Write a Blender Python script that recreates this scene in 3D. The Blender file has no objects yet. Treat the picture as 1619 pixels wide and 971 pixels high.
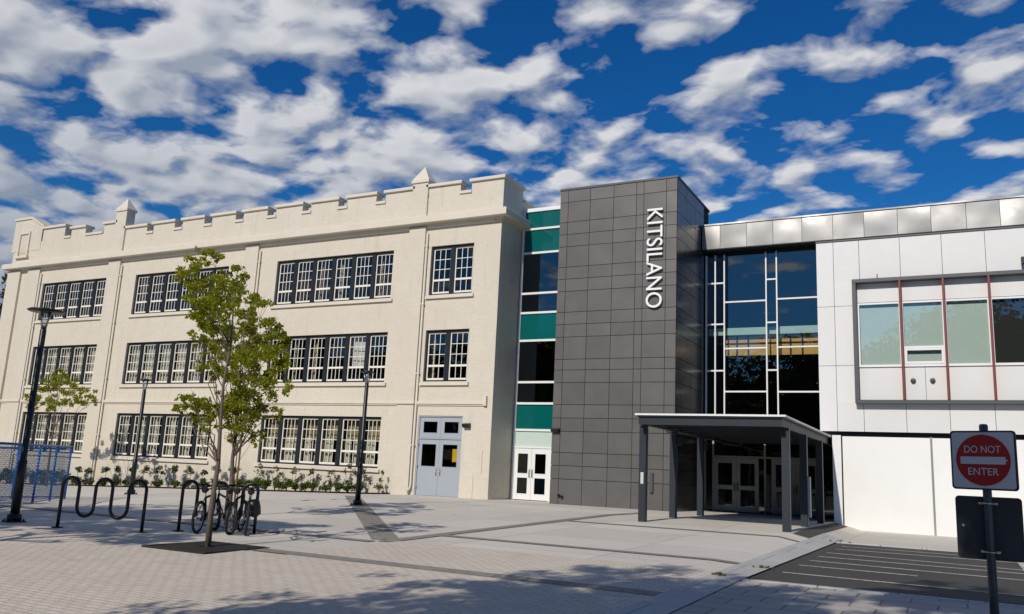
import bpy, bmesh, math, random
import numpy as np
from mathutils import Vector, Matrix, Quaternion

# ------------------------------------------------------------------ basics
scn = bpy.context.scene
COL = scn.collection
rng = random.Random(7)
nrg = np.random.default_rng(11)
PI = math.pi
R_ = math.radians
SUN_EL, SUN_AZ = R_(35.0), R_(4.0)           # azimuth measured from the facade normal
SUN_L = Vector((-math.sin(SUN_AZ) * math.cos(SUN_EL), -math.cos(SUN_AZ) * math.cos(SUN_EL), math.sin(SUN_EL)))


def lerp(a, b, t):
    return a + (b - a) * t


def gplaza(x, y):
    return -.03 * min(35, max(0, -x - 20)) - .022 * min(39, max(0, -y - 6))


def gright(y):
    return float(np.interp(-y, [0, 7.2, 17.3, 30, 60], [-.22, -.23, -.26, -.5, -.858]))


def g(x, y):
    t = min(1, max(0, (x + 3.75) / .85))
    return lerp(gplaza(x, y), gright(y), t)


# ------------------------------------------------------------------ materials
def nt_of(name):
    m = bpy.data.materials.new(name)
    m.use_nodes = True
    nt = m.node_tree
    nt.nodes.clear()
    out = nt.nodes.new('ShaderNodeOutputMaterial')
    return m, nt, out


def N(nt, t, **kw):
    n = nt.nodes.new(t)
    for k, v in kw.items():
        if k in n.bl_rna.properties.keys():
            setattr(n, k, v)
        else:
            n.inputs[k.replace('_', ' ')].default_value = v
    return n


def L(nt, a, b):
    nt.links.new(a, b)


def math_(nt, op, a, b=None, clamp=False):
    n = nt.nodes.new('ShaderNodeMath')
    n.operation = op
    n.use_clamp = clamp
    for i, v in enumerate((a, b)):
        if v is None:
            continue
        if isinstance(v, (int, float)):
            n.inputs[i].default_value = v
        else:
            nt.links.new(v, n.inputs[i])
    return n.outputs[0]


def mixc(nt, f, a, b, mode='MIX'):
    n = nt.nodes.new('ShaderNodeMix')
    n.data_type = 'RGBA'
    n.blend_type = mode
    for s, v in ((n.inputs[0], f), (n.inputs[6], a), (n.inputs[7], b)):
        if isinstance(v, (int, float)):
            s.default_value = v
        elif isinstance(v, tuple):
            s.default_value = (*v, 1) if len(v) == 3 else v
        else:
            nt.links.new(v, s)
    return n.outputs[2]


def ramp(nt, f, a, b, ca=0.0, cb=1.0):
    n = nt.nodes.new('ShaderNodeMapRange')
    n.inputs[1].default_value, n.inputs[2].default_value = a, b
    n.inputs[3].default_value, n.inputs[4].default_value = ca, cb
    nt.links.new(f, n.inputs[0])
    return n.outputs[0]


def coord(nt, scale=(1, 1, 1), kind='Object'):
    tc = N(nt, 'ShaderNodeTexCoord')
    mp = N(nt, 'ShaderNodeMapping')
    mp.inputs['Scale'].default_value = scale
    L(nt, tc.outputs[kind], mp.inputs[0])
    return mp.outputs[0]


def noise(nt, vec, scale, detail=4, rough=.55):
    n = N(nt, 'ShaderNodeTexNoise', Scale=scale, Detail=detail, Roughness=rough)
    L(nt, vec, n.inputs['Vector'])
    return n.outputs['Fac']


def simple(name, col, rough=.6, metal=0.0, var=.12, vscale=3.0, bump=0.0, bscale=60, island=0.0, spec=.5, coat=0.0):
    m, nt, out = nt_of(name)
    p = N(nt, 'ShaderNodeBsdfPrincipled', Roughness=rough, Metallic=metal)
    p.inputs['Specular IOR Level'].default_value = spec
    p.inputs['Coat Weight'].default_value = coat
    v = coord(nt)
    f = noise(nt, v, vscale, 5)
    c = mixc(nt, f, tuple(x * (1 - var) for x in col), tuple(min(1, x * (1 + var)) for x in col))
    if island:
        gm = N(nt, 'ShaderNodeNewGeometry')
        k = ramp(nt, gm.outputs['Random Per Island'], 0, 1, 1 - island, 1 + island)
        hv = N(nt, 'ShaderNodeHueSaturation')
        L(nt, k, hv.inputs['Value'])
        L(nt, c, hv.inputs['Color'])
        c = hv.outputs[0]
    L(nt, c, p.inputs['Base Color'])
    if bump:
        b = N(nt, 'ShaderNodeBump', Strength=bump, Distance=.01)
        L(nt, noise(nt, v, bscale, 3), b.inputs['Height'])
        L(nt, b.outputs[0], p.inputs['Normal'])
    L(nt, p.outputs[0], out.inputs[0])
    return m


def brick_mat():
    m, nt, out = nt_of('painted_brick')
    p = N(nt, 'ShaderNodeBsdfPrincipled', Roughness=.55)
    tc = N(nt, 'ShaderNodeTexCoord')
    sx = N(nt, 'ShaderNodeSeparateXYZ')
    L(nt, tc.outputs['Object'], sx.inputs[0])
    cb = N(nt, 'ShaderNodeCombineXYZ')
    L(nt, math_(nt, 'ADD', sx.outputs[0], sx.outputs[1]), cb.inputs[0])
    L(nt, sx.outputs[2], cb.inputs[1])
    br = N(nt, 'ShaderNodeTexBrick', Scale=1.0)
    br.inputs['Color1'].default_value = (.66, .61, .52, 1)
    br.inputs['Color2'].default_value = (.62, .565, .475, 1)
    br.inputs['Mortar'].default_value = (.56, .51, .425, 1)
    br.inputs['Mortar Size'].default_value = .007
    br.inputs['Mortar Smooth'].default_value = .4
    br.inputs['Brick Width'].default_value = .23
    br.inputs['Row Height'].default_value = .085
    L(nt, cb.outputs[0], br.inputs['Vector'])
    n1 = noise(nt, tc.outputs['Object'], .35, 6, .6)
    c = mixc(nt, ramp(nt, n1, .35, .75, 0, .6), br.outputs['Color'], (.57, .51, .41))
    # peeling chips and rusty streaks: small dark spots with a shape of their own
    n2 = noise(nt, tc.outputs['Object'], 2.3, 6, .7)
    mp = N(nt, 'ShaderNodeMapping')
    mp.inputs['Scale'].default_value = (3.2, 3.2, .35)
    L(nt, tc.outputs['Object'], mp.inputs[0])
    n3 = noise(nt, mp.outputs[0], 1.2, 6, .7)
    c = mixc(nt, ramp(nt, n3, .54, .76, 0, .55), c, (.45, .385, .29))
    n5 = noise(nt, tc.outputs['Object'], 9.0, 3, .6)
    spot = math_(nt, 'MULTIPLY', ramp(nt, n2, .60, .66, 0, 1), ramp(nt, n5, .60, .66, 0, .8))
    c = mixc(nt, spot, c, (.33, .25, .17))
    L(nt, c, p.inputs['Base Color'])
    n4 = noise(nt, tc.outputs['Object'], 25, 3)
    h = math_(nt, 'ADD', math_(nt, 'MULTIPLY', br.outputs['Fac'], -1.0), math_(nt, 'MULTIPLY', n4, .2))
    b = N(nt, 'ShaderNodeBump', Strength=.28, Distance=.007)
    L(nt, h, b.inputs['Height'])
    L(nt, b.outputs[0], p.inputs['Normal'])
    L(nt, p.outputs[0], out.inputs[0])
    return m


def paving_mat(name, c1, c2, joint, bw, rh, ms, rough=.8, offset=.5, bump=.4, stain=.35, rot=0, wob=0.0, crack=.35):
    m, nt, out = nt_of(name)
    p = N(nt, 'ShaderNodeBsdfPrincipled', Roughness=rough)
    p.inputs['Specular IOR Level'].default_value = .3
    tc = N(nt, 'ShaderNodeTexCoord')
    mp = N(nt, 'ShaderNodeMapping')
    mp.inputs['Rotation'].default_value = (0, 0, rot)
    L(nt, tc.outputs['Object'], mp.inputs[0])
    vec = mp.outputs[0]
    if wob:
        nn = N(nt, 'ShaderNodeTexNoise', Scale=3.0, Detail=3)
        L(nt, vec, nn.inputs['Vector'])
        vm = N(nt, 'ShaderNodeVectorMath', operation='MULTIPLY_ADD')
        L(nt, nn.outputs['Color'], vm.inputs[0])
        vm.inputs[1].default_value = (wob, wob, 0)
        L(nt, vec, vm.inputs[2])
        vec = vm.outputs[0]
    br = N(nt, 'ShaderNodeTexBrick', Scale=1.0, offset=offset)
    br.inputs['Color1'].default_value = (*c1, 1)
    br.inputs['Color2'].default_value = (*c2, 1)
    br.inputs['Mortar'].default_value = (*joint, 1)
    br.inputs['Mortar Size'].default_value = ms
    br.inputs['Mortar Smooth'].default_value = .3
    br.inputs['Brick Width'].default_value = bw
    br.inputs['Row Height'].default_value = rh
    L(nt, vec, br.inputs['Vector'])
    a = noise(nt, tc.outputs['Object'], .22, 7, .62)
    b_ = noise(nt, tc.outputs['Object'], 1.6, 7, .68)
    c_ = noise(nt, tc.outputs['Object'], 30, 4, .6)
    dk = tuple(x * .55 for x in c1)
    c = mixc(nt, ramp(nt, a, .42, .72, 0, stain), br.outputs['Color'], dk)
    c = mixc(nt, ramp(nt, b_, .52, .74, 0, stain), c, tuple(x * .7 for x in c2))
    c = mixc(nt, ramp(nt, c_, .3, .8, 0, .3), c, tuple(x * .75 for x in c1))
    mp2 = N(nt, 'ShaderNodeMapping')
    mp2.inputs['Scale'].default_value = (.5, 2.2, 1)
    mp2.inputs['Rotation'].default_value = (0, 0, .5)
    L(nt, tc.outputs['Object'], mp2.inputs[0])
    d_ = noise(nt, mp2.outputs[0], 1.0, 8, .7)
    c = mixc(nt, ramp(nt, d_, .60, .70, 0, stain * 1.1), c, tuple(x * .5 for x in c1))
    v_ = N(nt, 'ShaderNodeTexVoronoi', Scale=.7, feature='DISTANCE_TO_EDGE')
    vm2 = N(nt, 'ShaderNodeVectorMath', operation='MULTIPLY_ADD')
    nz = N(nt, 'ShaderNodeTexNoise', Scale=1.7, Detail=6)
    L(nt, tc.outputs['Object'], nz.inputs['Vector'])
    L(nt, nz.outputs['Color'], vm2.inputs[0])
    vm2.inputs[1].default_value = (.9, .9, 0)
    L(nt, tc.outputs['Object'], vm2.inputs[2])
    L(nt, vm2.outputs[0], v_.inputs['Vector'])
    cr = math_(nt, 'MULTIPLY', ramp(nt, v_.outputs['Distance'], .004, .012, 1, 0), ramp(nt, a, .50, .56, 0, crack))
    c = mixc(nt, cr, c, tuple(x * .45 for x in c1))
    sp = N(nt, 'ShaderNodeTexVoronoi', Scale=2.2)
    L(nt, tc.outputs['Object'], sp.inputs['Vector'])
    c = mixc(nt, ramp(nt, sp.outputs['Distance'], .035, .05, .35, 0), c, tuple(x * .5 for x in c1))
    L(nt, c, p.inputs['Base Color'])
    h = math_(nt, 'ADD', math_(nt, 'MULTIPLY', br.outputs['Fac'], -1.5), math_(nt, 'MULTIPLY', c_, .7))
    bb = N(nt, 'ShaderNodeBump', Strength=bump, Distance=.012)
    L(nt, h, bb.inputs['Height'])
    L(nt, bb.outputs[0], p.inputs['Normal'])
    L(nt, p.outputs[0], out.inputs[0])
    return m


def glass_mat(name, tint=(.75, .8, .78), base=.06, mult=1.0, rough=0.0, refl=(1, 1, 1)):
    m, nt, out = nt_of(name)
    tr = N(nt, 'ShaderNodeBsdfTransparent')
    tr.inputs[0].default_value = (*tint, 1)
    gl = N(nt, 'ShaderNodeBsdfGlossy', Roughness=rough)
    gl.inputs[0].default_value = (*refl, 1)
    v = coord(nt)
    b = N(nt, 'ShaderNodeBump', Strength=.05, Distance=.02)
    L(nt, noise(nt, v, .9, 2), b.inputs['Height'])
    L(nt, b.outputs[0], gl.inputs['Normal'])
    fr = N(nt, 'ShaderNodeFresnel', IOR=1.5)
    fac = math_(nt, 'ADD', math_(nt, 'MULTIPLY', fr.outputs[0], mult), base, True)
    mx = N(nt, 'ShaderNodeMixShader')
    L(nt, fac, mx.inputs[0])
    L(nt, tr.outputs[0], mx.inputs[1])
    L(nt, gl.outputs[0], mx.inputs[2])
    L(nt, mx.outputs[0], out.inputs[0])
    return m


def leaf_mat(name, c1, c2, trans=.4):
    m, nt, out = nt_of(name)
    p = N(nt, 'ShaderNodeBsdfPrincipled', Roughness=.5)
    p.inputs['Specular IOR Level'].default_value = .35
    t = N(nt, 'ShaderNodeBsdfTranslucent')
    gm = N(nt, 'ShaderNodeNewGeometry')
    n = noise(nt, coord(nt), 1.3, 3)
    f = math_(nt, 'ADD', math_(nt, 'MULTIPLY', gm.outputs['Random Per Island'], .65), math_(nt, 'MULTIPLY', n, .35), True)
    c = mixc(nt, f, c1, c2)
    L(nt, c, p.inputs['Base Color'])
    ct = mixc(nt, .5, c, (c2[0] * 1.5, c2[1] * 1.4, c2[2] * .6))
    L(nt, ct, t.inputs[0])
    mx = N(nt, 'ShaderNodeMixShader')
    mx.inputs[0].default_value = trans
    L(nt, p.outputs[0], mx.inputs[1])
    L(nt, t.outputs[0], mx.inputs[2])
    L(nt, mx.outputs[0], out.inputs[0])
    return m


def panel_mat(name, col, rough, metal, wav=.0, wscale=.8, island=.05, spec=.5, var=.06):
    m, nt, out = nt_of(name)
    p = N(nt, 'ShaderNodeBsdfPrincipled', Roughness=rough, Metallic=metal)
    p.inputs['Specular IOR Level'].default_value = spec
    tc = N(nt, 'ShaderNodeTexCoord')
    gm = N(nt, 'ShaderNodeNewGeometry')
    v = tc.outputs['Object']
    k = ramp(nt, gm.outputs['Random Per Island'], 0, 1, 1 - island, 1 + island)
    n = noise(nt, v, .6, 6, .65)
    c = mixc(nt, n, tuple(x * (1 - var) for x in col), tuple(min(1, x * (1 + var)) for x in col))
    hv = N(nt, 'ShaderNodeHueSaturation')
    L(nt, k, hv.inputs['Value'])
    L(nt, c, hv.inputs['Color'])
    L(nt, hv.outputs[0], p.inputs['Base Color'])
    L(nt, ramp(nt, noise(nt, v, 2.5, 5), .3, .7, rough * .85, min(1, rough * 1.15)), p.inputs['Roughness'])
    if wav:
        off = N(nt, 'ShaderNodeVectorMath', operation='ADD')
        cb = N(nt, 'ShaderNodeCombineXYZ')
        L(nt, math_(nt, 'MULTIPLY', gm.outputs['Random Per Island'], 37.0), cb.inputs[0])
        L(nt, v, off.inputs[0])
        L(nt, cb.outputs[0], off.inputs[1])
        b = N(nt, 'ShaderNodeBump', Strength=1.0, Distance=wav)
        L(nt, noise(nt, off.outputs[0], wscale, 0, .4), b.inputs['Height'])
        L(nt, b.outputs[0], p.inputs['Normal'])
    L(nt, p.outputs[0], out.inputs[0])
    return m


def worn_paint():
    m, nt, out = nt_of('worn_line_paint')
    p = N(nt, 'ShaderNodeBsdfPrincipled', Roughness=.75)
    v = coord(nt)
    f = math_(nt, 'MULTIPLY', ramp(nt, noise(nt, v, 14, 5, .7), .34, .46), ramp(nt, noise(nt, v, .9, 3), .33, .5, .35, 1))
    L(nt, mixc(nt, f, (.07, .068, .065), (.56, .53, .46)), p.inputs['Base Color'])
    L(nt, p.outputs[0], out.inputs[0])
    return m


def mesh_mat(name, col):
    return simple(name, col, .4, .0)


M = {}
M['brick'] = brick_mat()
M['cream_trim'] = simple('cream_trim', (.65, .595, .505), .55, var=.1, vscale=1.2, bump=.3, bscale=20)
M['stone'] = simple('carved_stone', (.55, .46, .28), .8, var=.3, vscale=14, bump=1.0, bscale=12)
M['charcoal'] = simple('charcoal_paint', (.014, .018, .024), .5, spec=.25)
M['sash_white'] = simple('sash_paint', (.80, .77, .68), .5, var=.08, vscale=5)
M['white_paint'] = simple('white_paint', (.82, .82, .81), .45, var=.03)
M['alu_white'] = simple('white_aluminium', (.78, .79, .80), .35, var=.03)
M['door_blue'] = simple('pale_blue_paint', (.35, .385, .435), .45, var=.06, vscale=1.5, bump=.1)
M['glass'] = glass_mat('window_glass', (.80, .82, .80), .03, 1.0)
M['glass_dark'] = glass_mat('dark_glass', (.30, .34, .33), .06, 1.2)
M['glass_curtain'] = glass_mat('curtain_glass', (.80, .84, .82), .08, 1.2, refl=(.8, .92, 1))
M['glass_pale'] = glass_mat('pale_glass', (.86, .93, .91), .12, 1.2)
M['teal'] = simple('teal_spandrel', (.002, .105, .10), .08, var=.06, spec=.5)
M['pale_spandrel'] = simple('pale_spandrel', (.52, .63, .58), .12, var=.04)
M['tower'] = panel_mat('grey_composite_panel', (.100, .094, .091), .45, .0, wav=.035, island=.09, spec=.55)
M['tower_side'] = panel_mat('dark_composite_panel', (.10, .098, .10), .24, .55, wav=.012, wscale=.5, island=.05)
M['joint'] = simple('joint_shadow_gap', (.012, .012, .012), .8)
M['zinc'] = panel_mat('zinc_fascia', (.36, .355, .35), .46, .45, wav=.16, wscale=.75, island=.06)
M['white_panel'] = panel_mat('white_composite_panel', (.70, .695, .69), .32, .0, wav=.008, wscale=.6, island=.02, var=.02)
M['white_base'] = panel_mat('white_base_panel', (.80, .80, .79), .45, .0, island=.02, var=.05)
M['grey_frame'] = simple('slate_grey_paint', (.075, .08, .09), .4, var=.06)
M['fin'] = simple('oxide_red_paint', (.19, .028, .026), .45, var=.08)
M['blind'] = simple('roller_blind', (.66, .73, .71), .8, var=.05)
M['steel'] = simple('dark_blue_steel', (.024, .031, .042), .5, var=.15, spec=.3)
M['steel_dark'] = simple('dark_underside', (.02, .022, .026), .6)
M['door_grey'] = simple('grey_aluminium', (.36, .37, .38), .4, .2)
M['bright_metal'] = simple('bright_metal', (.6, .6, .6), .3, .9)
M['black'] = simple('black_powdercoat', (.008, .008, .009), .38, var=.2)
M['rubber'] = simple('black_rubber', (.012, .012, .012), .75)
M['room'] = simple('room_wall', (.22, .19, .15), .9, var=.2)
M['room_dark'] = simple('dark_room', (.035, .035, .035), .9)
M['curtain'] = simple('curtain_cloth', (.72, .69, .60), .9, var=.1, vscale=6)
M['curtain_beige'] = simple('beige_curtain', (.42, .35, .22), .9, var=.15, vscale=6)
M['slab_mint'] = simple('pale_slab_edge', (.50, .68, .62), .6)
M['wood_yellow'] = simple('yellow_wood', (.70, .42, .11), .6, var=.15, vscale=2)
M['poster'] = simple('yellow_poster', (.9, .52, .03), .6)
M['mulch'] = simple('bark_mulch', (.055, .032, .02), .95, var=.5, vscale=18, bump=1, bscale=30)
M['bark'] = simple('grey_brown_bark', (.13, .10, .08), .85, var=.35, vscale=14, bump=.8, bscale=30)
M['bark_red'] = simple('reddish_bark', (.24, .11, .06), .85, var=.3, vscale=14, bump=.6)
M['leaf'] = leaf_mat('olive_leaf', (.085, .115, .008), (.37, .39, .022), .55)
M['leaf_dark'] = leaf_mat('dark_leaf', (.012, .022, .005), (.05, .075, .012), .25)
M['leaf_shrub'] = leaf_mat('shrub_leaf', (.016, .034, .008), (.065, .10, .016), .3)
M['leaf_grey'] = leaf_mat('silvery_leaf', (.035, .05, .018), (.13, .16, .055), .3)
M['leaf_bright'] = leaf_mat('bright_leaf', (.03, .065, .006), (.11, .17, .012), .35)
M['blue'] = simple('blue_paint', (.008, .12, .46), .4, var=.12)
M['mesh_wire'] = simple('blue_grey_wire', (.02, .10, .22), .5)
M['iron'] = simple('cast_iron', (.018, .017, .016), .7, .2, var=.3, vscale=20, bump=.8, bscale=60)
M['sign_white'] = simple('reflective_white', (.55, .56, .58), .4, var=.04)
M['sign_red'] = simple('sign_red', (.36, .005, .007), .4, var=.05)
M['sign_back'] = simple('dark_sign_back', (.022, .026, .034), .55, var=.15)
M['galv'] = simple('galvanised_pole', (.065, .08, .095), .45, .5, var=.2, vscale=8)
M['lamp_glass'] = glass_mat('lamp_glass', (.80, .84, .85), .12, 1.0)
M['weed'] = leaf_mat('dry_weed', (.08, .065, .02), (.20, .15, .04), .2)
M['ground_mat'] = simple('ground_soil', (.16, .15, .13), .9, var=.2, vscale=.05)
M['concrete'] = paving_mat('plaza_concrete', (.68, .635, .565), (.57, .535, .475), (.27, .25, .22), 2.7, 2.7, .012, offset=0, bump=.25, stain=.26)
M['pavers'] = paving_mat('small_stone_pavers', (.69, .625, .53), (.61, .55, .465), (.47, .365, .315), .21, .105, .008, bump=.9, stain=.22, wob=.03)
M['bigpavers'] = paving_mat('large_pavers', (.50, .465, .42), (.43, .40, .365), (.16, .15, .14), .62, .42, .014, bump=.5, stain=.35, wob=.02)
M['band'] = paving_mat('dark_paver_band', (.31, .29, .255), (.25, .235, .205), (.16, .15, .135), .30, .15, .012, bump=.7, stain=.3)
M['stripconc'] = paving_mat('pale_kerb_strip', (.50, .50, .49), (.45, .45, .44), (.22, .22, .22), .9, 1.2, .012, bump=.3, stain=.3)
M['asphalt'] = paving_mat('asphalt', (.078, .074, .070), (.066, .063, .060), (.05, .05, .05), 9, 9, 0, rough=.9, bump=.6, stain=.55, crack=.9)
M['line_paint'] = worn_paint()


# ------------------------------------------------------------------ mesh builder
class MB:
    def __init__(self):
        self.v, self.f, self.sm = [], [], []

    def add(self, vs, fs, smooth=False):
        b = len(self.v)
        self.v += [tuple(v) for v in vs]
        self.f += [tuple(b + i for i in f) for f in fs]
        self.sm += [smooth] * len(fs)
        return self

    def box(self, x0, x1, y0, y1, z0, z1, mat=None):
        vs = [Vector((x, y, z)) for z in (z0, z1) for y in (y0, y1) for x in (x0, x1)]
        if mat:
            vs = [mat @ v for v in vs]
        return self.add(vs, [(0, 2, 3, 1), (4, 5, 7, 6), (0, 1, 5, 4), (2, 6, 7, 3), (0, 4, 6, 2), (1, 3, 7, 5)])

    def quad(self, a, b, c, d):
        return self.add([a, b, c, d], [(0, 1, 2, 3)])

    def tube(self, pts, r, n=8, cap=True, closed=False, smooth=True):
        pts = [Vector(p) for p in pts]
        rs = r if isinstance(r, (list, tuple)) else [r] * len(pts)
        k = len(pts)
        vs, fs = [], []
        up = None
        for i, p in enumerate(pts):
            if closed:
                t = pts[(i + 1) % k] - pts[i - 1]
            else:
                t = pts[min(i + 1, k - 1)] - pts[max(i - 1, 0)]
            t.normalize()
            if up is None:
                up = Vector((0, 0, 1)) if abs(t.z) < .9 else Vector((1, 0, 0))
            a = up - t * up.dot(t)
            if a.length < 1e-5:
                a = t.orthogonal()
            a.normalize()
            up = a
            b = t.cross(a)
            for j in range(n):
                w = 2 * PI * j / n
                vs.append(p + (a * math.cos(w) + b * math.sin(w)) * rs[i])
        m = k if closed else k - 1
        for i in range(m):
            for j in range(n):
                fs.append((i * n + j, i * n + (j + 1) % n, ((i + 1) % k) * n + (j + 1) % n, ((i + 1) % k) * n + j))
        self.add(vs, fs, smooth)
        if cap and not closed:
            b = len(self.v) - k * n
            self.f += [tuple(b + j for j in reversed(range(n))), tuple(b + (k - 1) * n + j for j in range(n))]
            self.sm += [False, False]
        return self

    def lathe(self, prof, c=(0, 0, 0), n=24, mat=None, smooth=True):
        vs, fs = [], []
        k = len(prof)
        for (r, z) in prof:
            for j in range(n):
                w = 2 * PI * j / n
                v = Vector((r * math.cos(w), r * math.sin(w), z))
                v = mat @ v if mat else v + Vector(c)
                vs.append(v)
        for i in range(k - 1):
            for j in range(n):
                fs.append((i * n + j, i * n + (j + 1) % n, (i + 1) * n + (j + 1) % n, (i + 1) * n + j))
        fs.append(tuple(reversed(range(n))))
        fs.append(tuple((k - 1) * n + j for j in range(n)))
        return self.add(vs, fs, smooth)

    def prism(self, poly, axis, a0, a1):
        """polygon extruded along an axis; poly in the two other coordinates (cyclic order x->yz, y->xz, z->xy)"""
        n = len(poly)

        def P(p, a):
            return {'x': (a, p[0], p[1]), 'y': (p[0], a, p[1]), 'z': (p[0], p[1], a)}[axis]
        vs = [P(p, a0) for p in poly] + [P(p, a1) for p in poly]
        fs = [tuple(range(n)), tuple(range(2 * n - 1, n - 1, -1))] + [(i, i + n, (i + 1) % n + n, (i + 1) % n) for i in range(n)]
        return self.add(vs, fs)

    def build(self, name, mat, parent=None, recalc=True, bevel=0.0, origin=None):
        me = bpy.data.meshes.new(name)
        o = bpy.data.objects.new(name, me)
        COL.objects.link(o)
        off = Vector((0, 0, 0))
        if parent is not None:
            o.parent = parent
            q = parent
            while q is not None:
                off += Vector(q.location)
                q = q.parent
        elif origin is not None:
            off = Vector(origin)
            o.location = off
        v = [(a[0] - off.x, a[1] - off.y, a[2] - off.z) for a in self.v]
        me.from_pydata(v, [], self.f)
        me.polygons.foreach_set('use_smooth', self.sm)
        if recalc or bevel:
            bm = bmesh.new()
            bm.from_mesh(me)
            if bevel:
                bmesh.ops.bevel(bm, geom=bm.edges[:], offset=bevel, segments=1, affect='EDGES', clamp_overlap=True)
            bmesh.ops.recalc_face_normals(bm, faces=bm.faces[:])
            bm.to_mesh(me)
            bm.free()
        me.update()
        me.materials.append(M[mat] if isinstance(mat, str) else mat)
        return o


def tag(o, label=None, cat=None, group=None, kind=None):
    for k, v in (('label', label), ('category', cat), ('group', group), ('kind', kind)):
        if v:
            o[k] = v
    return o


def thing(name, loc, label, cat, group=None, rz=0):
    o = bpy.data.objects.new(name, None)
    COL.objects.link(o)
    o.location = loc
    o.rotation_euler = (0, 0, rz)
    o.empty_display_size = .2
    return tag(o, label, cat, group)


def copy_tree(o, parent=None):
    c = o.copy()
    COL.objects.link(c)
    if parent is not None:
        c.parent = parent
    for ch in list(o.children):
        copy_tree(ch, c)
    return c


def shared(name, ob, parent, dloc):
    """a further child that shares the mesh of ob, moved by dloc"""
    c = ob.copy()
    c.name = name
    COL.objects.link(c)
    c.parent = parent
    c.location = Vector(dloc)
    return c


# ------------------------------------------------------------------ ground
def sheet(name, x0, x1, y0, y1, dz, mat, step=1.0, label=None, kind='structure', zf=g, rot=None, thick=0):
    xs = sorted(set([x0, x1] + [c for c in (-55, -20, -3.75, -2.9) if x0 < c < x1] + list(np.arange(x0, x1, step))))
    ys = sorted(set([y0, y1] + [c for c in (-45, -30, -17.3, -7.2, -6, 0) if y0 < c < y1] + list(np.arange(y0, y1, step))))
    mb = MB()
    vs = [(x, y, zf(x, y) + dz) for y in ys for x in xs]
    nx = len(xs)
    fs = [(j * nx + i, j * nx + i + 1, (j + 1) * nx + i + 1, (j + 1) * nx + i) for j in range(len(ys) - 1) for i in range(nx - 1)]
    mb.add(vs, fs)
    o = mb.build(name, mat, recalc=False)
    return tag(o, kind=kind)


big = MB()
gx = sorted([-900, -400, -200, -120, -80, -55, -20, -3.75, -2.9, 20, 60, 200, 400, 900])
gy = sorted([-900, -400, -200, -100, -60, -45, -30, -17.3, -7.2, -6, 0, 20, 60, 200, 900])
big.add([(x, y, g(x, y) - .06) for y in gy for x in gx],
        [(j * len(gx) + i, j * len(gx) + i + 1, (j + 1) * len(gx) + i + 1, (j + 1) * len(gx) + i) for j in range(len(gy) - 1) for i in range(len(gx) - 1)])
tag(big.build('ground', 'ground_mat', recalc=False), kind='structure')

sheet('plaza_paving', -60, -3.3, -45, 4.2, 0, 'concrete')
sheet('sidewalk', -3.3, 14, -7.2, .6, .004, 'concrete', .5)
sheet('brick_pavers', -16, -3.3, -40, -19.9, .008, 'pavers')
sheet('brick_paver_panel', -9.0, -3.3, -19.9, -16.9, .008, 'pavers')
sheet('large_paving', -2.8, 14, -40, -17.45, .004, 'bigpavers', .5)
sheet('kerb_strip', -3.3, -2.8, -40, -5.6, .012, 'stripconc', .5)
sheet('paving_band', -9.75, -3.3, -19.82, -19.48, .012, 'band')
sheet('paving_band', -9.3, -9.0, -17.2, -3.2, .012, 'band')
sheet('paving_band', -9.0, -3.3, -9.55, -9.35, .012, 'band')
sheet('paving_band', -9.0, -3.3, -15.5, -15.25, .012, 'band')
sheet('paving_band', -48, -9.3, -17.45, -17.2, .012, 'band')
sheet('asphalt_lot', -2.8, 16, -17.3, -7.25, -.012, 'asphalt', .5)
kb = MB()
for i in range(17):
    x = -2.8 + i
    kb.box(x, x + .992, -7.26, -7.1, -.30, -.205)
tag(kb.build('lot_kerb', 'stripconc', bevel=.012), kind='structure')
kb = MB()
for i in range(17):
    x = -2.8 + i
    kb.box(x, x + .992, -17.46, -17.3, -.36, g(x, -17.4) + .012)
tag(kb.build('lot_kerb', 'stripconc', bevel=.01), kind='structure')
# diagonal band
mb = MB()
A, B = Vector((-19.15, -5.3, 0)), Vector((-9.35, -16.85, 0))
d = (B - A).normalized()
n_ = Vector((-d.y, d.x, 0)) * .26
K = 40
vs = []
for i in range(K + 1):
    c = A.lerp(B, i / K)
    for s in (-1, 1):
        p = c + n_ * s
        vs.append((p.x, p.y, g(p.x, p.y) + .010))
mb.add(vs, [(2 * i, 2 * i + 2, 2 * i + 3, 2 * i + 1) for i in range(K)])
tag(mb.build('paving_band', 'band'), kind='structure')
# painted stripes of the lot
for (ya, yb, x1) in ((-9.45, -9.25, 9), (-10.8, -11.6, 9), (-12.0, -12.1, 9), (-13.1, -13.7, 9), (-14.25, -14.5, -.7), (-15.75, -16.1, 9), (-8.4, -8.2, 9)):
    mb = MB()
    vs = []
    for i in range(25):
        t = i / 24
        x = lerp(-2.55, x1, t)
        y = ya + (yb - ya) * (x + 2.6) / 3.0 * .45
        for s in (-.055, .055):
            vs.append((x, y + s, g(x, y + s) - .006))
    mb.add(vs, [(2 * i, 2 * i + 2, 2 * i + 3, 2 * i + 1) for i in range(24)])
    tag(mb.build('painted_line', 'line_paint'), kind='structure')
mb = MB()
for i in range(10):
    y0 = -16.9 + i * .95
    mb.quad((.92, y0, g(1, y0) - .002), (1.04, y0, g(1, y0) - .002), (1.04, y0 + .95, g(1, y0 + .95) - .002), (.92, y0 + .95, g(1, y0 + .95) - .002))
tag(mb.build('painted_line', 'line_paint'), kind='structure')
# dark mat-like ramp patch beside the canopy
sheet('ramp_paving', -3.7, -3.3, -8.0, -.1, .006, 'asphalt', .4)
sheet('planting_bed', -47.5, -21.2, -1.3, -.02, .05, 'mulch')

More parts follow.
